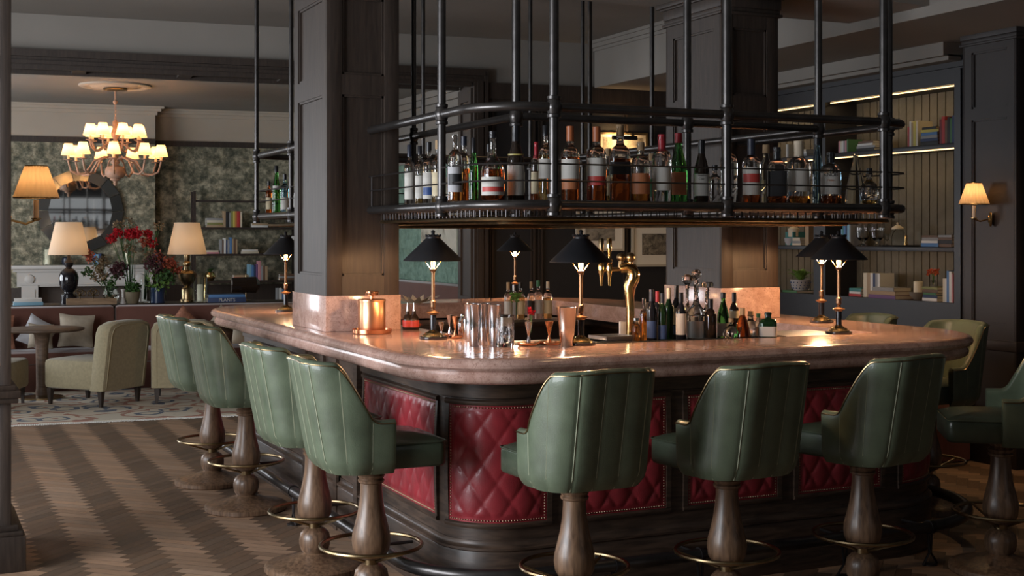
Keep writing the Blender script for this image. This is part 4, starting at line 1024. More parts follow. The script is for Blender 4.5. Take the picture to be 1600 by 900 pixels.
# ---------------- wall sconces ----------------
def pleated(name,r0,r1,z0,z1,n,mt,parent,amp=.035):
    b=MB(); rows=[]
    for i in range(n*4):
        a=2*PI*i/(n*4); k=1+amp*math.sin(a*n); rows.append([Vector((r*k*math.cos(a),r*k*math.sin(a),z)) for (r,z) in ((r0,z0),(r0+(r1-r0)*.5,z0+(z1-z0)*.5),(r1,z1))])
    b.grid(rows,closed_u=True); o=b.done(name,mt,parent,ang=80,fixn=False)
    for (r,z) in ((r0,z0),(r1,z1)): MB().tube([(r*math.cos(2*PI*k/32),r*math.sin(2*PI*k/32),z) for k in range(32)],.0035,6,closed=True).done('shade_trim','brass_old',o)
    return o
def sconce(label,loc,wall,sc,watt):
    """loc: centre under the shade; wall: point where the bracket meets its wall"""
    t=thing('wall_sconce',label,'wall lamp',loc); d=Vector(wall)-Vector(loc)
    pleated('lamp_shade',.105*sc,.052*sc,0,.155*sc,22,'shade_pleat',t,.05)
    MB().lathe([(0,-.10*sc),(.012*sc,-.10*sc),(.013*sc,-.098*sc),(.013*sc,-.01),(0,-.01)],14).done('candle_tube','cream',t)
    MB().lathe([(0,-.115*sc),(.012*sc,-.113*sc),(.024*sc,-.104*sc),(.024*sc,-.10*sc),(0,-.10*sc)],16).done('drip_cup','brass',t)
    b=MB(); b.tube([(0,0,-.108*sc),(d.x*.35,d.y*.35,-.128*sc),(d.x*.8,d.y*.8,-.112*sc),(d.x*.97,d.y*.97,-.112*sc)],.006*sc,8); b.done('arm','brass',t)
    n=Vector((d.x,d.y,0)).normalized(); mx=Matrix.Translation((d.x,d.y,-.112*sc))@n.to_track_quat('Z','Y').to_matrix().to_4x4()
    MB().lathe([(0,-.022),(.012,-.022),(.014,-.016),(.026,-.012),(.028,-.001),(0,-.001)],20,mx=mx@Matrix.Diagonal((1,1.9,1,1))).done('backplate','brass',t)
    MB().ball((0,0,.05*sc),.018*sc,10).done('bulb','bulb',t)
    point('sconce_light',(0,0,.085*sc),watt,(1,.60,.28),.02,t)
p=onx(1522,6.80,319); 
sconce('pleated wall sconce on the dark pilaster at the right edge',(6.80,p.y,p.z),(6.8995,onx(1549,6.9).y,p.z),.95,.75)
p=onx(62,.60,309)
sconce('pleated wall sconce hanging beside the left-edge column, above the lounge',(.60,7.02,EYE+(368-309)*depth((.6,7.02))/F),(.4605,7.02,1.8),1.03,.6)

# ---------------- chandelier ----------------
cz=CH.z
t=thing('chandelier','two-tier turned-wood chandelier with small cream shades hanging in the lounge','chandelier',(CH.x,CH.y,0))
MB().lathe([(0,3.47),(.0,3.44),(.14,3.44),(.15,3.428),(.14,3.415),(.03,3.405),(0,3.40)],32).done('ceiling_cup','brass_old',t)
b=MB(); z=3.40
b.tube([(0,0,3.42),(0,0,3.28)],.010,8); b.ball((0,0,3.27),.03,10)
k=0; z=3.25
while z>3.05: 
    a=PI/2*(k%2); b.tube([(.011*math.cos(a)*math.cos(q),.011*math.sin(a)*math.cos(q),z+.02*math.sin(q)) for q in [2*PI*j/10 for j in range(10)]],.004,5,closed=True); z-=.030; k+=1
b.done('chain','chandelier_wood',t)
CHZ=lambda pr:[(r,3.05+(z-3.05)*.81) for (r,z) in pr]
MB().lathe(CHZ([(0,3.05),(.012,3.05),(.028,3.02),(.036,2.99),(.030,2.96),(.024,2.93),(.040,2.88),(.052,2.84),(.048,2.79),(.028,2.76),(.024,2.73),(.038,2.71),(.042,2.69),(.026,2.675),(.022,2.66),(.060,2.64),(.066,2.60),(.050,2.52),(.030,2.46),(.026,2.43),(.050,2.41),(.056,2.38),(.030,2.36),(.040,2.345),(.10,2.32),(.125,2.27),(.125,2.21),(.100,2.16),(.060,2.14),(.066,2.13),(.055,2.11),(.028,2.10),(.020,2.075),(.026,2.06),(.012,2.03),(0,2.025)]),32).done('turned_body','chandelier_wood',t)
def tier(n,R,z_att,z_low,z_cup,ph,watt):
    for k in range(n):
        a=2*PI*k/n+ph; c,s_=math.cos(a),math.sin(a); pts=[]
        for (r,z) in ((.03,z_att),(.14*R/.62,z_att+.03),(.28*R/.62,z_att-.02),(.40*R/.62,z_low+.01),(.50*R/.62,z_low-.005),(.585*R/.62,z_low+.035),(R,z_cup-.02),(R,z_cup)): pts.append((r*c,r*s_,z))
        arm=MB().tube(pts,.0125,8).done('arm','chandelier_wood',t)
        MB().lathe([(0,z_cup-.005),(.02,z_cup-.003),(.055,z_cup+.006),(.055,z_cup+.010),(.012,z_cup+.008),(0,z_cup+.008)],18,c=(R*c,R*s_,0)).done('drip_pan','chandelier_wood',arm)
        MB().lathe([(0,z_cup+.008),(.016,z_cup+.008),(.016,z_cup+.075),(0,z_cup+.075)],12,c=(R*c,R*s_,0)).done('candle_tube','shade_small',arm)
        MB().lathe([(.088,z_cup+.060),(.050,z_cup+.205)],18,c=(R*c,R*s_,0)).done('lamp_shade','shade_small',arm,fixn=False)
        point('candle_light',(R*c,R*s_,z_cup+.13),watt,(1,.58,.26),.02,t)
tier(9,.56,2.55,2.36,2.53,.35,2.2); tier(8,.31,2.74,2.66,2.78,.15,2.6)

# ---------------- books ----------------
BC={'navy':(.03,.05,.12),'blue':(.08,.20,.42),'light blue':(.22,.42,.55),'teal':(.05,.20,.20),'green':(.06,.16,.07),'olive':(.22,.22,.08),'yellow':(.55,.46,.10),'orange':(.50,.20,.05),'red':(.42,.04,.04),'maroon':(.16,.03,.04),'pink':(.55,.25,.28),'purple':(.16,.08,.20),'brown':(.14,.08,.05),'tan':(.36,.26,.16),'cream':(.60,.54,.42),'white':(.66,.65,.62),'grey':(.28,.28,.28),'black':(.02,.02,.022)}
for k_,v_ in BC.items(): mat('book_'+k_,v_,.6)
def book_mesh(th,hh,dp,col,name='book'):
    """upright book: th along x, depth y, height z"""
    b=MB(); t=.0022; b.mi=0
    b.box(-th/2,th/2,0,t,0,hh,.0008); b.box(-th/2,-th/2+t,t,dp,0,hh); b.box(th/2-t,th/2,t,dp,0,hh)
    b.mi=1; b.box(-th/2+t,th/2-t,t,dp-.004,.003,hh-.003)
    return b
def books_up(items,origin,dirv,inw,place,lean=0,grp=None):
    """items: (colour,thickness,height); origin on shelf at row start; dirv along the row; inw into the shelf"""
    x=0; rz=math.atan2(dirv[1],dirv[0]); n=len(items); out=[]
    for i,(c,th,hh) in enumerate(items):
        o=book_mesh(th,hh,.15,c).done('book',['book_'+c,'paper'],rz=rz,loc=(origin[0]+dirv[0]*(x+th/2),origin[1]+dirv[1]*(x+th/2),origin[2]))
        x+=th+.0008
        if n==1: w_=''
        elif i==0: w_=', left end'
        elif i==n-1: w_=', right end'
        else: w_=', right of the %s one'%items[i-1][0]
        tag(o,'%s book upright %s%s'%(c,place,w_),'book',grp or 'upright books '+place)
def books_flat(items,c,rz,place,grp=None,name='book'):
    """stack bottom to top: (colour,thickness,length,depth)"""
    z=0; n=len(items); res=[]
    for i,(cl,th,ln,dp) in enumerate(items):
        b=MB(); t=.0022; b.mi=0; b.box(-ln/2,ln/2,-dp/2,-dp/2+t,0,th,.0008); b.box(-ln/2,ln/2,-dp/2+t,dp/2,0,t); b.box(-ln/2,ln/2,-dp/2+t,dp/2,th-t,th)
        b.mi=1; b.box(-ln/2+.003,ln/2-.003,-dp/2+t,dp/2-.003,t,th-t)
        o=b.done(name,['book_'+cl,'paper'],loc=(c[0],c[1],c[2]+z),rz=rz+random.uniform(-.05,.05)); z+=th+.0004
        w_='' if n==1 else (', bottom of the stack' if i==0 else (', top of the stack' if i==n-1 else ', under the %s one'%items[i+1][0]))
        tag(o,'%s book lying flat %s%s'%(cl,place,w_),'book',grp or 'flat books '+place); res.append(o)
    return z,res
# ---- right-hand bookcase ----
# rows run along Y (away from the camera is -u), spines face -X: row direction (seen left to right) is -Y
def rcase(u0,zs,items,place): 
    q=onx(u0,7.22); books_up(items,(7.22,q.y,zs),(0,-1),None,place)
def rflat(u,zs,items,place,x=7.32): q=onx(u,7.22); return books_flat(items,(x,q.y,zs),-PI/2,place)
Z1,Z2,Z3=1.0905,1.5125,2.3025
W1='on the bottom shelf of the right bookcase'; 
rflat(1336,Z1,[('red',.022,.16,.2),('white',.018,.15,.2),('teal',.028,.15,.2)],'at the left of the bottom bookcase shelf')
rcase(1349,Z1,[('cream',.045,.20),('tan',.040,.20),('white',.03,.20),('navy',.028,.2),('grey',.028,.2),('white',.028,.2)],W1)
rflat(1388,Z1,[('purple',.030,.34,.2),('tan',.030,.30,.19),('grey',.030,.26,.18)],'before the uprights of the bottom bookcase shelf',7.255)
rflat(1453,Z1,[('white',.024,.17,.2),('navy',.022,.16,.2),('green',.018,.15,.2),('brown',.024,.17,.2),('olive',.020,.18,.2)],'under the small vase in the bookcase')
rcase(1473,Z1,[('cream',.022,.18),('white',.018,.18),('blue',.024,.24),('white',.026,.235),('pink',.012,.22)],'at the right of the bottom bookcase shelf')
rflat(1453,Z2,[('blue',.028,.20,.2),('white',.020,.19,.2),('grey',.022,.18,.2),('brown',.018,.18,.2)],'on the middle bookcase shelf, left stack')
rflat(1476,Z2,[('brown',.024,.15,.2),('black',.028,.15,.2),('brown',.02,.14,.2),('grey',.018,.14,.2)],'in the dark pile on the middle shelf')
rcase(1314,Z2,[('light blue',.018,.14),('teal',.014,.18),('blue',.026,.18),('navy',.020,.18),('light blue',.026,.18),('grey',.016,.18)],'left of the bookcase glass vases')
rcase(1310,Z3,[('pink',.022,.10),('cream',.018,.10),('white',.022,.10),('grey',.020,.10),('pink',.022,.10),('green',.018,.11)],'at the left of the top bookcase shelf')
rflat(1352,Z3,[('black',.022,.22,.2),('grey',.020,.22,.2),('white',.018,.2,.2),('brown',.020,.18,.2)],'near the middle of the top bookcase shelf')
rcase(1418,Z3,[('red',.020,.16),('white',.020,.20),('tan',.022,.19),('yellow',.030,.20),('cream',.022,.20)],'in the middle of the top bookcase shelf')
rflat(1452,Z3,[('black',.030,.20,.2),('navy',.022,.20,.2),('grey',.024,.19,.2),('blue',.022,.18,.2),('yellow',.022,.19,.2),('black',.02,.16,.2)],'between the uprights of the top bookcase shelf')
rcase(1468,Z3,[('maroon',.022,.19),('red',.034,.21),('brown',.024,.18),('black',.028,.20),('green',.020,.19),('navy',.024,.21),('white',.018,.19)],'at the right of the top bookcase shelf')
# far niche
rcase(1227,Z2,[('teal',.12,.12)],'in the left wall niche')
q=onx(1246,7.3); t=thing('lidded_jar','cream ceramic jar with knobbed lid in the left wall niche','jar',(7.26,q.y,Z2+.075)); MB().lathe([(0,0),(.045,0),(.050,.004),(.050,.066),(0,.066)],24).done('body','cream',t); MB().lathe([(0,.066),(.053,.066),(.052,.074),(.030,.088),(.008,.094),(.010,.104),(0,.11)],24).done('lid','cream',t)
rflat(1247,Z2,[('cream',.018,.12,.14),('grey',.022,.12,.14),('cream',.028,.11,.14)],'under the cream jar in the niche',7.27)
q=onx(1232,7.2); t=thing('patterned_bowl','blue and white patterned bowl beside the cream jar','bowl',(7.25,q.y+.03,Z2)); MB().lathe([(0,0),(.035,0),(.055,.03),(.060,.065),(.056,.065),(.05,.03),(0,.008)],24).done('body','label_grey',t)
rcase(1258,Z2,[('tan',.05,.19)],'standing right of the cream jar')
rcase(1228,Z3,[('white',.02,.12),('grey',.018,.12)],'in the upper left wall niche')
rflat(1252,Z3,[('grey',.02,.16,.2),('white',.02,.16,.2),('cream',.02,.15,.2)],'in the upper left wall niche')
rflat(1241,Z1,[('green',.020,.22,.2)],'under the fern pot',7.27)
q=onx(1251,7.27); t=thing('potted_fern','bushy fern in a blue and white latticed pot on the left niche shelf','plant',(7.27,q.y,Z1+.021))
MB().lathe([(0,0),(.060,0),(.080,.03),(.092,.095),(.086,.095),(.07,.08),(0,.08)],28).done('pot','label_grey',t)
b=MB(); n0=0
for j in range(3):
    for k in range(16):
        a=2*PI*k/16+.1*j; z=.02+j*.025; r=.072+j*.007+.004; cx,cy=r*math.cos(a),r*math.sin(a); b.ball((cx,cy,z),.0055,6)
b.done('lattice_pattern','label_blue',t)
def fronds(b,n,rad,hgt,seed,wd=.012,z0=.08,leaflets=9):
    rnd=random.Random(seed)
    for i in range(n):
        a=rnd.uniform(0,2*PI); R=rad*rnd.uniform(.5,1.05); H=hgt*rnd.uniform(.4,1.0); d=Vector((math.cos(a),math.sin(a),0)); e=Vector((-d.y,d.x,0)); pr=None
        for k in range(leaflets+1):
            s_=k/leaflets; c=d*R*s_+Vector((0,0,z0+H*math.sin(s_*2.0)/1.0*.9)); 
            if pr is not None:
                w_=wd*2.2*math.sin(PI*min(1,s_*.95+.05))+.002
                for sg in (-1,1): m=(pr+c)/2; b.f([b.v(pr),b.v(m+e*sg*w_+Vector((0,0,rnd.uniform(-.004,.006)))),b.v(c)])
            pr=c
b=MB(); fronds(b,44,.13,.13,5); b.done('fronds','leaf_bright',t,fixn=False)
# middle shelf glassware, cloche, tray
for (u,lb) in ((1348,'tall glass vase left of its twin on the middle shelf'),(1365,'tall glass vase right of its twin on the middle shelf')):
    q=onx(u,7.3); t=thing('glass_vase',lb,'vase',(7.3 if u<1355 else 7.34,q.y,Z2),0,'glass vases on the bookcase middle shelf'); MB().lathe([(0,0),(.04,0),(.045,.006),(.012,.02),(.014,.03),(.05,.07),(.062,.13),(.058,.18),(.045,.22),(.043,.22),(.055,.18),(.059,.13),(.047,.07),(0,.035)],28).done('glass_body','glass',t)
q=onx(1407,7.3); t=thing('serving_tray','shallow black tray under the glass dome','tray',(7.3,q.y,Z2)); MB().lathe([(0,0),(.17,0),(.175,.008),(.17,.010),(.165,.004),(0,.004)],36,sc=(.75,1)).done('dish','black_gloss',t)
t=thing('glass_cloche','glass dome with a pale ornamental top on the black tray','cloche',(7.28,q.y+.01,Z2+.0105)); MB().lathe([(.062,0),(.064,.01),(.064,.06),(.055,.10),(.035,.125),(.0,.13)],28).done('dome','glass_thin',t)
b=MB().lathe([(0,.125),(.05,.127),(.046,.14),(.02,.158),(.008,.162),(.010,.178),(0,.185)],20); b.done('lid','cream',t)
q=onx(1420,7.25); t=thing('pepper_mill','small brass pepper mill beside the glass dome','mill',(7.22,q.y,Z2+.0105)); MB().lathe([(0,0),(.016,0),(.018,.01),(.010,.03),(.014,.05),(.010,.06),(.014,.075),(0,.085)],14).done('body','brass',t)
q=onx(1389,7.25); t=thing('small_glass','small stemmed glass left of the glass dome','glass',(7.23,q.y,Z2+.0105)); MB().lathe([(0,0),(.018,0),(.004,.006),(.004,.03),(.018,.045),(.02,.09),(.018,.09),(.015,.047),(0,.036)],16).done('glass_body','glass_thin',t)
q=onx(1432,7.28); t=thing('pillar_candle','thick cream pillar candle standing in a grey bowl','candle',(7.30,q.y,Z1+.055)); MB().lathe([(0,0),(.037,0),(.037,.088),(.030,.092),(0,.088)],24).done('wax_body','wax',t); MB().tube([(0,0,.088),(0,0,.10)],.0015,5).done('wick','black',t)
t=thing('grey_bowl','grey stoneware bowl holding the cream candle','bowl',(7.30,q.y,Z1)); MB().lathe([(0,0),(.035,0),(.065,.03),(.072,.062),(.068,.062),(.058,.045),(0,.045)],28).done('body','flint',t)
q=onx(1461,7.3); t=thing('bud_vase','small glass vase on the stacked books of the right bookcase','vase',(7.28,q.y,Z1+.1115)); MB().lathe([(0,0),(.02,0),(.026,.02),(.02,.045),(.014,.05),(.012,.05),(0,.01)],16).done('glass_body','glass_thin',t)
sprig('orange_flower','orange flowers with a yellow-green leaf in the small bookcase vase','flower',(7.28,q.y,Z1+.135),26,.045,.10,'petal_coral','leaf_bright',ls=.018)
# ---- fringed ottoman at the right ----
q=onz(1486,697,0); t=thing('fringed_ottoman','low rust ottoman with a long fringe, half hidden at the right','ottoman',(q.x-.48,q.y-.32,0))
MB().lathe([(0,.02),(.25,.02),(.25,.26),(.26,.28),(.26,.38),(.24,.41),(0,.415)],36).done('seat','velvet_rust',t)
b=MB()
for k in range(180):
    a=2*PI*k/180; r=.262+.003*random.random(); b.tube([(r*math.cos(a),r*math.sin(a),.27),(r*1.01*math.cos(a+.004),r*1.01*math.sin(a+.004),.012)],.0038,4)
b.done('fringe','ribbon_velvet',t)['kind']='stuff'

# ---------------- back wall pictures ----------------
def frame(name,label,uL,vT,uR,vB,art,mtf,mat_w,inset,parentless=True):
    a=onl(uL,-.03,vT); c=onl(uR,-.03,vB); x0,x1,z1,z0=a.x,c.x,a.z,c.z
    t=thing(name,label,'picture',L((x0+x1)/2,-.012,z0),LA); w_=x1-x0; h=z1-z0; b=MB(); fw=.022
    b.box(-w_/2,w_/2,-.03,0,0,fw); b.box(-w_/2,w_/2,-.03,0,h-fw,h); b.box(-w_/2,-w_/2+fw,-.03,0,fw,h-fw); b.box(w_/2-fw,w_/2,-.03,0,fw,h-fw); b.done('frame',mtf,t)
    MB().box(-w_/2+fw,w_/2-fw,-.014,-.004,fw,h-fw).done('mount','mount',t)
    i=inset; b=MB(); b.box(-w_/2+i,w_/2-i,-.017,-.0145,i,h-i); o=b.done('print',art,t); return t,w_,h
frame('framed_print','cream-framed print hanging right of the beer taps, small dark image in wide mount',987,347,1062,416,'print_dark','frame_light',.1,.115)
# darker print scene: a vase still life on the print
frame('framed_print','cream-framed print behind the large lamp, partly under the rack',900,322,975,392,'print_mid','frame_light',.1,.10)
# large gilt picture with its own picture light high on the wall
t,w_,h=frame('gilt_picture','gold-lit picture in a wide frame above the rack bottles, under a picture lamp',935,206,1012,258,'print_mid','brass_old',.1,.05)
q=onl(972,-.1,216); pl=thing('picture_light','black picture lamp throwing warm light on the gilt picture','lamp',L(q.x,-.16,q.z),LA)
MB().tube([(-.13,0,0),(.13,0,0)],.022,10).done('hood','black',pl); MB().tube([(0,0,0),(0,.06,.06),(0,.145,.05)],.008,6).done('arm','brass',pl); MB().ball((.10,.03,.035),.022,8).done('knob','brass_old',pl)
ar=area('picture_glow',L(q.x,-.13,q.z-.02),(math.radians(40),0,LA),.24,.02,2.2,(1,.62,.28))
area('picture_glow',L(q.x,-.12,q.z+.03),(math.radians(140),0,LA),.24,.02,1.4,(1,.62,.28))

# ---------------- lounge ----------------
# rug with fringe
b=MB().box(-2.2,3.7,-.02,2.34,.002,.012)
o=thing('persian_rug','large cream, rust and navy patterned rug with white fringe in the lounge','rug',L(0,0,0),LA)
b.done('pile','rug_pile',o); b=MB(); rnd=random.Random(4)
x=-2.2
while x<3.7: b.box(x,x+.011,-.085+rnd.uniform(-.012,.012),-.02,.002,.008); x+=.014
b.done('fringe','fringe',o)['kind']='stuff'
# banquette with console ledge behind
t=thing('banquette','long rust velvet banquette along the lounge','sofa',L(0,0,0),LA)
def quilt(b,x0,x1,y0,y1,z0,z1,bev): b.box(x0,x1,y0,y1,z0,z1,bev)
for (a,e) in ((-2.3,-.45),(-.45,1.80),(1.80,4.4)):
    MB().box(a+.004,e-.004,2.86,3.05,.36,.845,.035).done('back_cushion','velvet_rust',t); MB().box(a+.004,e-.004,2.35,2.88,.28,.41,.035).done('seat_cushion','velvet_rust',t)
MB().box(-2.3,4.4,2.40,3.04,.0,.28).done('base','velvet_rust',t)
t=tag(MB().box(-2.3,4.4,3.07,3.62,.80,.85,.006).box(-2.3,4.4,3.09,3.60,0,.80).done('console','shelf_wood',loc=L(0,0,0),rz=LA),'long dark console directly behind the banquette back, carrying lamps and flowers','console')
CZ=.851
def lamp_big(label,x,sc=1,kind=0):
    t=thing('table_lamp',label,'lamp',L(x,3.40,CZ),LA); 
    if kind==0: pr=[(0,.0),(.085,0),(.085,.10),(.07,.11),(.05,.115),(.05,.13),(.06,.135),(.088,.17),(.10,.23),(.105,.29),(.09,.34),(.06,.375),(.035,.39),(.03,.40),(.045,.42),(.048,.45),(.03,.475),(.018,.49),(.016,.56),(0,.56)]
    else: pr=[(0,0),(.080,0),(.080,.025),(.060,.03),(.062,.14),(.05,.16),(.03,.17),(.04,.19),(.085,.24),(.105,.29),(.11,.32),(.085,.345),(.035,.36),(.028,.40),(.045,.42),(.045,.44),(.026,.46),(.034,.50),(.034,.53),(.018,.55),(0,.55)]
    MB().lathe(pr[:-1]+[(0,pr[-1][1])],28).done('base','black_gloss' if kind==0 else 'brass_old',t)
    MB().lathe([(.218,.535),(.219,.537),(.140,.895),(.138,.895),(.216,.537)][1:3],40).done('lamp_shade','shade_big',t,fixn=False)
    MB().ball((0,0,.64),.03,10).done('bulb','bulb',t)
    point('table_lamp_light',(0,0,.66),1.5,(1,.66,.38),.04,t)
lamp_big('large table lamp with cream drum shade left of the flowers, before the mirror',1.34,1,0); lamp_big('large table lamp with cream drum shade right of the flowers, before the shelving',2.61,1,1)
# vases and bouquets on the console
def vase(name,label,x,y,pr,mt): t=thing(name,label,'vase',L(x,y,CZ),LA); MB().lathe(pr,24).done('body',mt,t); return t
def cyl(r,h): return [(0,0),(r,0),(r,h),(r*.94,h),(r*.94,.01),(0,.01)]
def bouquet(label,x,y,z0,heads,stemh,grp='bouquets on the lounge console'):
    """heads: (dx,dz,r,material,n)"""
    t=thing('bouquet',label,'flowers',L(x,y,z0),LA); rnd=random.Random(int(x*100)); sb=MB()
    for (dx,dz,r,mt2,n) in heads:
        b=MB()
        for i in range(n):
            d=Vector((rnd.gauss(0,1),rnd.gauss(0,1),rnd.gauss(0,1))).normalized()*r*rnd.random()**.4; c=Vector((dx,0,dz))+d
            for k in range(3):
                e=Vector((rnd.uniform(-1,1),rnd.uniform(-1,1),rnd.uniform(-1,1))).normalized()*.034; g=e.cross(Vector((rnd.random(),rnd.random(),1))).normalized()*.015
                b.f([b.v(c),b.v(c+e*.55+g),b.v(c+e),b.v(c+e*.55-g)])
        b.done('flower_head' if 'petal' in mt2 else 'foliage',mt2,t,fixn=False)
        for k in range(3): sb.tube([(rnd.uniform(-.01,.01),0,.02),(dx*.4,rnd.uniform(-.02,.02),dz*.55),(dx+rnd.uniform(-r,r)*.5,0,dz)],.003,4)
    sb.done('stems','leaf',t); return t
vase('tall_glass_vase','tall cylindrical glass vase holding the red amaryllis',1.985,3.34,cyl(.055,.42),'glass_thin')
bouquet('tall bouquet of bright red amaryllis in the cylindrical glass vase',1.985,3.34,CZ+.012,[(-.02,.76,.075,'petal_red',60),(.07,.76,.065,'petal_red',50),(-.13,.76,.055,'petal_red',40),(-.20,.70,.045,'petal_red',24),(.0,.88,.08,'leaf_dry',16),(-.12,.86,.06,'leaf_dry',14),(.0,.60,.10,'leaf_dry',22)],.7)
vase('tall_glass_vase','slimmer glass vase with dark red gladioli, right of the amaryllis',2.15,3.42,cyl(.05,.26),'glass_thin')
bouquet('spray of dark red gladioli and seed heads right of the amaryllis',2.15,3.42,CZ+.012,[(.04,.76,.05,'petal_red',34),(.0,.68,.06,'petal_rust',34),(.07,.66,.06,'petal_red',34),(.15,.84,.05,'leaf_dry',14),(.04,.52,.09,'leaf_dry',30)],.7)
vase('round_glass_vase','round clear vase left of the amaryllis',1.78,3.36,[(0,0),(.05,0),(.085,.05),(.09,.10),(.06,.16),(.055,.18),(.05,.18),(.08,.10),(0,.01)],'glass_thin')
bouquet('loose dry brown bouquet with a dark hydrangea head, left of the amaryllis',1.78,3.36,CZ+.012,[(.09,.36,.10,'petal_dark',110),(-.10,.42,.10,'leaf_dry',60),(-.22,.50,.07,'petal_rust',40),(-.12,.30,.10,'leaf_dry',50),(-.25,.34,.05,'leaf',22),(.0,.22,.10,'leaf',40)],.4)
vase('blue_vase','cobalt blue tumbler vase of greenery right of the amaryllis',2.28,3.28,cyl(.08,.17),'vase_navy')
bouquet('dark leafy bouquet with rust blooms right of the amaryllis',2.28,3.28,CZ+.012,[(-.03,.42,.12,'petal_dark',120),(.12,.42,.09,'petal_rust',70),(.20,.36,.06,'petal_rust',40),(.0,.50,.06,'petal_rust',24),(.10,.30,.12,'leaf',90),(.0,.20,.15,'leaf_bright',60)],.4)
vase('green_pot','small green glazed pot with low herbs on the console',2.00,3.20,[(0,0),(.06,0),(.08,.06),(.085,.13),(.078,.13),(.07,.1),(0,.1)],'terracotta')
bouquet('low mound of green herbs in the small glazed pot',2.00,3.20,CZ+.10,[(0,.07,.085,'leaf',90),(.03,.05,.06,'leaf_bright',20)],.1)
vase('white_bud_vase','small white flared vase left of the green pot',1.90,3.18,[(0,0),(.035,0),(.03,.02),(.012,.07),(.014,.13),(.024,.16),(.02,.16),(0,.1)],'white_paint')
# wooden box tray with small ornaments
q=L(1.57,3.17,CZ); t=thing('wooden_box','long shallow wooden box on the console in front of the dark lamp','box',q,LA)
b=MB(); b.box(-.26,.26,-.08,.08,0,.01); b.box(-.26,.26,-.08,-.07,.01,.065); b.box(-.26,.26,.07,.08,.01,.065); b.box(-.26,-.25,-.07,.07,.01,.065); b.box(.25,.26,-.07,.07,.01,.065); b.done('body','box_wood',t)
for (dx,lb) in ((-.12,'left one'),(.02,'right one')):
    t=thing('brass_ornament','small looped brass ornament in the wooden box, '+lb,'ornament',L(1.57+dx,3.17,CZ+.0105),LA,'brass ornaments in the box')
    b=MB(); 
    for k in range(3): b.tube([(.03*(k-1)+.03*math.cos(a),0.01*k,.11+.03*math.sin(a)+.02*(k%2)) for a in [2*PI*j/12 for j in range(12)]],.006,6,closed=True)
    b.tube([(0,.01,0),(0,.01,.09)],.008,6); b.done('loops','brass_old',t)
t=thing('glass_bauble','round clear glass ball vase at the right end of the wooden box','vase',L(1.76,3.17,CZ+.0105),LA); MB().lathe([(0,0),(.03,0),(.055,.04),(.06,.07),(.045,.11),(.025,.12),(.022,.12),(.04,.11),(.052,.07),(0,.01)],20).done('glass_body','glass_thin',t)
# hurricane candle
t=thing('hurricane_glass','tall glass hurricane holder right of the right table lamp','candle holder',L(2.73,3.2,CZ),LA); MB().lathe([(0,0),(.06,0),(.075,.02),(.08,.28),(.077,.28),(.072,.022),(0,.012)],28).done('glass_body','glass_thin',t)
t=thing('pillar_candle','cream pillar candle burning inside the hurricane glass','candle',L(2.73,3.2,CZ+.0125),LA); MB().lathe([(0,0),(.036,0),(.036,.17),(.030,.19),(0,.18)],20).done('wax_body','wax',t)
# books on the console
z_,res=books_flat([('navy',.055,.42,.26),('blue',.03,.40,.25)],L(3.02,3.22,CZ),LA,'on the console beside the hurricane candle')
lettering('PLANTS',.052,(0,-.1335,.027),(PI/2,0,0),'label_white',res[0])
books_flat([('light blue',.035,.3,.22),('white',.035,.28,.2)],L(.92,3.25,CZ),LA,'at the left end of the console')
q=L(3.28,3.45,CZ); t=thing('glass_cylinder','horizontal smoked glass cylinder on a small brass stand at the console right end','ornament',q,LA)
MB().tube([(-.17,0,.18),(-.165,0,.18),(.11,0,.18),(.15,0,.18)],[.04,.085,.095,.05],24).done('cylinder','glass_dark',t); MB().lathe([(0,0),(.06,0),(.06,.008),(.01,.012),(.008,.30),(.02,.305),(0,.31)],16).done('stand','brass_old',t)
# fireplace
q=L(.9,8.0,0); t=thing('fireplace','white painted fireplace surround with mantel shelf against the chimney wall','fireplace',q,LA)
x0,x1=-.10,1.62
b=MB(); b.box(x0-.16,x1+.16,-.30,-.003,1.13,1.18,.006); b.box(x0-.11,x1+.11,-.25,-.003,1.09,1.13); b.box(x0-.06,x1+.06,-.22,-.003,.88,1.09); b.box(x0-.02,x1+.02,-.24,-.22,.905,.93)
b.done('mantel','white_paint',t)
for (a,e) in ((x0,x0+.22),(x1-.22,x1)):
    b=MB(); b.box(a,e,-.24,-.003,.16,.90); b.box(a-.02,e+.02,-.26,-.003,0,.16); b.box(a+.04,e-.04,-.25,-.24,.2,.84); b.lathe([(0,0),(.07,0),(.06,.02),(.03,.03),(0,.03)],20,mx=Matrix.Translation(((a+e)/2,-.22,.985))@Matrix.Rotation(PI/2,4,'X')); b.done('pilaster','white_paint',t)
b=MB(); b.box(x0+.22,x1-.22,-.06,-.003,0,.88); b.done('firebox_back','firebox',t)
b=MB(); b.box(x0+.40,x1-.40,-.10,-.055,.06,.62); b.box(x0+.36,x1-.36,-.14,-.06,0,.06); b.done('grate','black',t)
def mant(dx): return L(.9+dx,7.84,1.1805)
t=thing('candle_glass','glass holder with cream candle at the left of the mantel','candle',mant(.25),LA); MB().lathe([(0,0),(.07,0),(.075,.02),(.075,.26),(.073,.26),(.07,.02),(0,.01)],20).done('glass_body','glass_thin',t); MB().lathe([(0,.012),(.045,.012),(.045,.22),(0,.22)],16).done('wax_body','wax',t)
t=thing('candle_glass','glass holder with cream candle at the right of the mantel, behind the bouquets','candle',mant(1.33),LA); MB().lathe([(0,0),(.06,0),(.065,.02),(.065,.28),(.063,.28),(.06,.02),(0,.01)],20).done('glass_body','glass_thin',t); MB().lathe([(0,.012),(.035,.012),(.035,.24),(0,.24)],16).done('wax_body','wax',t)
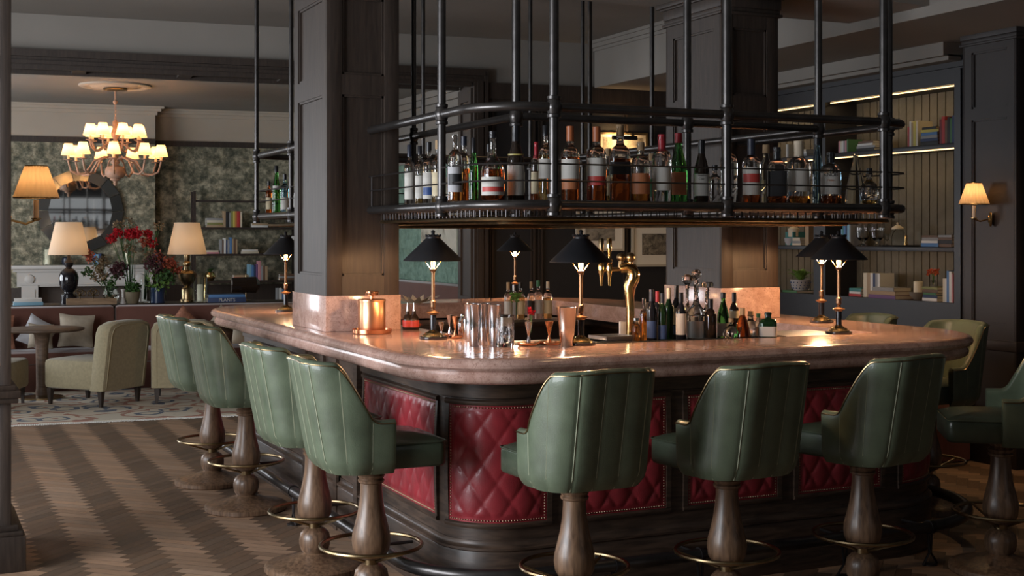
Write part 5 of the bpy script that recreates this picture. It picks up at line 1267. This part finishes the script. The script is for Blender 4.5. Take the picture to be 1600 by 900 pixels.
t=thing('dark_pot','small dark navy pot on the mantel beside the left candle','pot',mant(.50),LA); MB().lathe([(0,0),(.05,0),(.07,.05),(.06,.10),(.03,.12),(0,.12)],18).done('body','cap_navy',t)
books_up([('blue',.04,.16),('light blue',.03,.15),('navy',.04,.16)],mant(.86),(math.cos(LA),math.sin(LA)),None,'on the fireplace mantel')
# round mirror on the chimney breast
q=L(1.59,7.925,2.26); t=thing('round_mirror','large round mirror with a segmented mirrored rim on the chimney wall','mirror',(q.x,q.y,1.95),LA)
mxr=Matrix.Rotation(PI/2,4,'X'); R0=.60
MB().lathe([(0,0),(R0*.74,0),(R0*.74,.022),(0,.022)],48,mx=mxr).done('mirror_glass','mirror',t,ang=10)
b=MB(); n=14
for k in range(n):
    a0,a1=2*PI*k/n,2*PI*(k+1)/n-.012
    P=[Vector((r*math.cos(a),-y,r*math.sin(a))) for (r,y) in ((R0*.735,.034),(R0,.020)) for a in (a0,a1)]; Q=[Vector((r*math.cos(a),-.001,r*math.sin(a))) for r in (R0*.735,R0) for a in (a0,a1)]
    V=[b.v(p) for p in P]; W_=[b.v(p) for p in Q]
    b.f([V[0],V[1],V[3],V[2]]); b.f([W_[0],W_[2],W_[3],W_[1]]); b.f([V[0],V[2],W_[2],W_[0]]); b.f([V[1],W_[1],W_[3],V[3]]); b.f([V[2],V[3],W_[3],W_[2]]); b.f([V[0],W_[0],W_[1],V[1]])
b.done('bevelled_frame','mirror_edge',t,ang=5)
t.rotation_euler=(0,0,LA+.085)
# etagere with books
ex0,ex1=3.16,5.6; EY=7.95
t=thing('open_shelving','tall dark open shelving unit with books against the lounge wall','shelving',L(0,EY,0),LA)
for x in (3.16,4.66,5.55):
    for y in (-.12,.18):
        MB().box(x,x+.035,y,y+.035,0,2.25 if x<4.9 else 2.1).done('upright','shelf_wood',t)
MB().box(3.16,5.58,-.10,-.07,2.09,2.12).done('top_bar','shelf_wood',t)
ELV=(.93,1.33,1.72)
for z in (.55,)+ELV: MB().box(3.19,5.56,-.12,.21,z-.03,z).done('shelf_board','shelf_wood',t)
def erow(u,lev,items,place): 
    q=onl(u,EY-.08); books_up(items,L(q.x,EY-.08,lev+.0005),(math.cos(LA),math.sin(LA)),None,place)
def eflat(u,lev,items,place): q=onl(u,EY); return books_flat(items,L(q.x,EY+.02,lev+.0005),LA,place)
eflat(335,ELV[2],[('tan',.035,.24,.2),('olive',.035,.24,.2),('cream',.035,.24,.2),('grey',.03,.24,.2)],'at the left of the top shelving level')
erow(349,ELV[2],[('tan',.035,.24),('black',.05,.23),('grey',.022,.22),('olive',.03,.24),('yellow',.028,.24),('orange',.028,.24),('red',.05,.24),('cream',.026,.23)],'on the top lounge shelving level')
eflat(405,ELV[2],[('white',.03,.24,.2),('tan',.03,.24,.2)],'at the right of the top shelving level')
eflat(330,ELV[1],[('pink',.025,.22,.2),('cream',.025,.2,.2)],'at the left of the middle shelving level')
erow(344,ELV[1],[('grey',.03,.21),('brown',.022,.2),('white',.03,.23),('navy',.022,.2),('grey',.03,.21),('blue',.036,.24),('tan',.024,.22),('brown',.03,.22),('tan',.024,.21)],'on the middle lounge shelving level')
eflat(389,ELV[1],[('cream',.03,.26,.2),('white',.03,.24,.2)],'at the right of the middle shelving level')
eflat(376,ELV[0],[('brown',.03,.25,.2),('red',.022,.23,.2),('tan',.03,.22,.2)],'on the lower shelving level')
erow(388,ELV[0],[('light blue',.045,.24),('blue',.035,.23),('navy',.03,.22),('purple',.03,.24),('pink',.045,.29),('grey',.03,.22),('brown',.03,.22),('tan',.04,.21)],'on the lower lounge shelving level')
eflat(448,ELV[0],[('brown',.03,.25,.2),('grey',.03,.24,.2),('brown',.03,.23,.2)],'beside the post on the lower shelving level')
erow(433,.55,[('grey',.03,.26),('white',.04,.26),('blue',.03,.24)],'on the lowest lounge shelving level')
erow(458,ELV[1],[('white',.035,.26),('grey',.03,.25)],'beside the column on the middle shelving level')
q=onl(328,EY); t=thing('brass_pot','round brass pot with a small plant on the lower shelving level','plant',L(q.x,EY-.02,ELV[0]+.001),LA); MB().lathe([(0,0),(.04,0),(.075,.04),(.08,.08),(.06,.125),(.05,.13),(.04,.12),(0,.12)],20).done('pot','brass_polished',t); b=MB(); fronds(b,18,.09,.08,9,.012,.12); b.done('fronds','leaf',t,fixn=False)
# armchairs
def armchair(label,x,y,rz):
    """faces +y"""
    t=thing('armchair',label,'armchair',L(x,y,.0125),LA+rz,'olive armchairs on the rug')
    MB().box(-.29,.29,-.22,.40,.15,.43,.04).done('seat','fabric_olive',t)
    # curved back with rounded top
    b=MB(); rows=[]; n=28
    def prof(k):
        s_=k/n
        if s_<.3: return -.30,.15+(.62-.15)*s_/.3
        if s_>.7: return .30,.15+(.62-.15)*(1-s_)/.3
        a=PI*(1-(s_-.3)/.4); q=4.6; c,s2=math.cos(a),math.sin(a); m=(abs(c)**q+abs(s2)**q)**(-1/q); return .30*c*m,.62+.175*s2*m
    out=[prof(k) for k in range(n+1)]
    def ln(z): return -.06*max(0,(z-.15))/.65
    for (yo,ins) in ((-.16,0.012),(-.20,.0),(-.28,.0),(-.31,.012),(-.315,.035)):
        rows.append([Vector((x_*(1-ins/.3),yo+ln(z)*1.4,.15+(z-.15)*(1-ins/.6))) for (x_,z) in out])
    b.grid(rows); 
    for r_ in (rows[0],rows[-1]): b.f([b.v(p) for p in r_])
    bk=b.done('backrest','fabric_olive',t,ang=50)
    pts=[Vector((x_*(1-.05/.3),-.318+ln(z)*1.4,.17+(z-.15)*(1-.05/.6))) for (x_,z) in out]; MB().tube(pts,.005,5).done('piping','fabric_olive_trim',bk)
    b=MB(); rows=[]
    for (yo,hh) in ((-.2,0.0),(.36,0.0)): pass
    for (lx,ly) in ((-.25,-.26),(.25,-.26),(-.25,.35),(.25,.35)):
        MB().lathe([(0,0),(.019,0),(.034,.14),(.034,.155),(0,.155)],4,rot=0,c=(0,0,0)).done('leg','panel_wood',t,loc=(lx,ly,0))
    return t
armchair('olive armchair seen from behind in the left lounge, beside the round table',1.56,1.22,1.05-.25)
armchair('olive armchair half hidden behind the farthest green bar stools',2.36,1.22,-.12)
q=onz(48,640,0); t=thing('upholstered_stool','olive upholstered armchair seat cut off by the left column','armchair',L(.60,1.30,.0125),LA-.3); MB().box(-.28,.28,-.28,.28,.15,.43,.04).done('seat','fabric_olive',t)
for (lx,ly) in ((-.23,-.23),(.23,-.23),(-.23,.23),(.23,.23)): MB().lathe([(0,0),(.016,0),(.024,.155),(0,.155)],4).done('leg','panel_wood',t,loc=(lx,ly,0))
# pedestal tables
def ptable(label,x,y,r):
    t=thing('pedestal_table',label,'table',L(x,y,.0125),LA,'round pedestal tables before the banquette')
    MB().lathe([(0,.655),(r-.02,.655),(r,.668),(r,.676),(r-.008,.682),(0,.682)],44).done('table_top','table_wood',t); MB().lathe([(0,.03),(.06,.03),(.062,.06),(.055,.10),(.060,.5),(.075,.62),(.10,.655),(0,.655)],24).done('pedestal','table_wood',t)
    MB().lathe([(0,0),(.20,0),(.20,.015),(.09,.03),(0,.032)],32).done('foot','brass_old',t)
ptable('round wooden pedestal table at the left of the lounge',1.06,1.80,.40); ptable('round wooden pedestal table behind the far end of the bar',2.86,2.0,.40)
# cushions on the banquette
def cushion(label,x,y,z,s_,rz,tilt,mt,roll=0):
    b=MB(); n=12; rows=[]; 
    for sg in (1,-1):
        rows=[[Vector((s_*(i/n-.5)*(1-.10*math.sin(PI*j/n)),sg*.075*(max(0,math.sin(PI*i/n)*math.sin(PI*j/n)))**.55,s_*(j/n-.5)*(1-.10*math.sin(PI*i/n)))) for j in range(n+1)] for i in range(n+1)]
        b.grid(rows)
    bmesh.ops.remove_doubles(b.b,verts=b.b.verts,dist=.0004)
    t=thing('cushion',label,'cushion',L(x,y,z),0,'scatter cushions on the banquette'); t.rotation_euler=(tilt,roll,LA+rz); b.done('cover',mt,t,ang=60)
cushion('rust and cream patterned cushion at the far left of the banquette',.62,2.60,.605,.36,.1,-.30,'cushion_rust'); cushion('pale blue-grey cushion leaning behind the left table',1.02,2.61,.585,.32,-.1,-.25,'label_grey',.5); cushion('beige cushion on the banquette left of the first armchair',1.40,2.61,.605,.36,.05,-.28,'cushion_beige',.08)
cushion('small round-looking beige cushion under the left table edge',1.05,2.46,.57,.26,.3,-.2,'cushion_beige',.1)
cushion('rust patterned cushion behind the farthest bar stools',2.50,2.61,.62,.34,0,-.28,'cushion_rust',.75); cushion('beige cushion right of the rust one behind the bar stools',2.92,2.61,.62,.34,.1,-.28,'cushion_beige',.7); cushion('pale cushion lying low under the far end of the bar',3.10,2.44,.56,.28,0,-.2,'cream',.1)
# art and sofa seen through the opening between the column and the jamb
t=thing('abstract_painting','large pale abstract painting with red patch on the green lounge wall','painting',(6.295,0,0)); MB().box(-.03,0,15.2,16.45,1.28,2.35).done('canvas','painting_cream',t)
b=MB(); b.f([b.v(Vector((-.0315,y,z))) for (y,z) in ((16.05,2.3),(15.65,2.25),(15.60,1.98),(15.75,1.86),(15.86,1.70),(15.98,1.9),(16.10,2.1))]); plabel(b.done('red_patch','petal_red',t,fixn=False),'red brushed patch')
t=thing('corner_banquette','rust banquette along the green side wall of the lounge','sofa',(5.55,0,0)); MB().box(.45,.70,13.0,17.6,.36,1.0,.05).done('back_cushion','velvet_rust',t); MB().box(.0,.5,13.0,17.6,.28,.44,.04).done('seat_cushion','velvet_rust',t); MB().box(.04,.69,13.0,17.6,0,.30).done('base','velvet_rust',t)
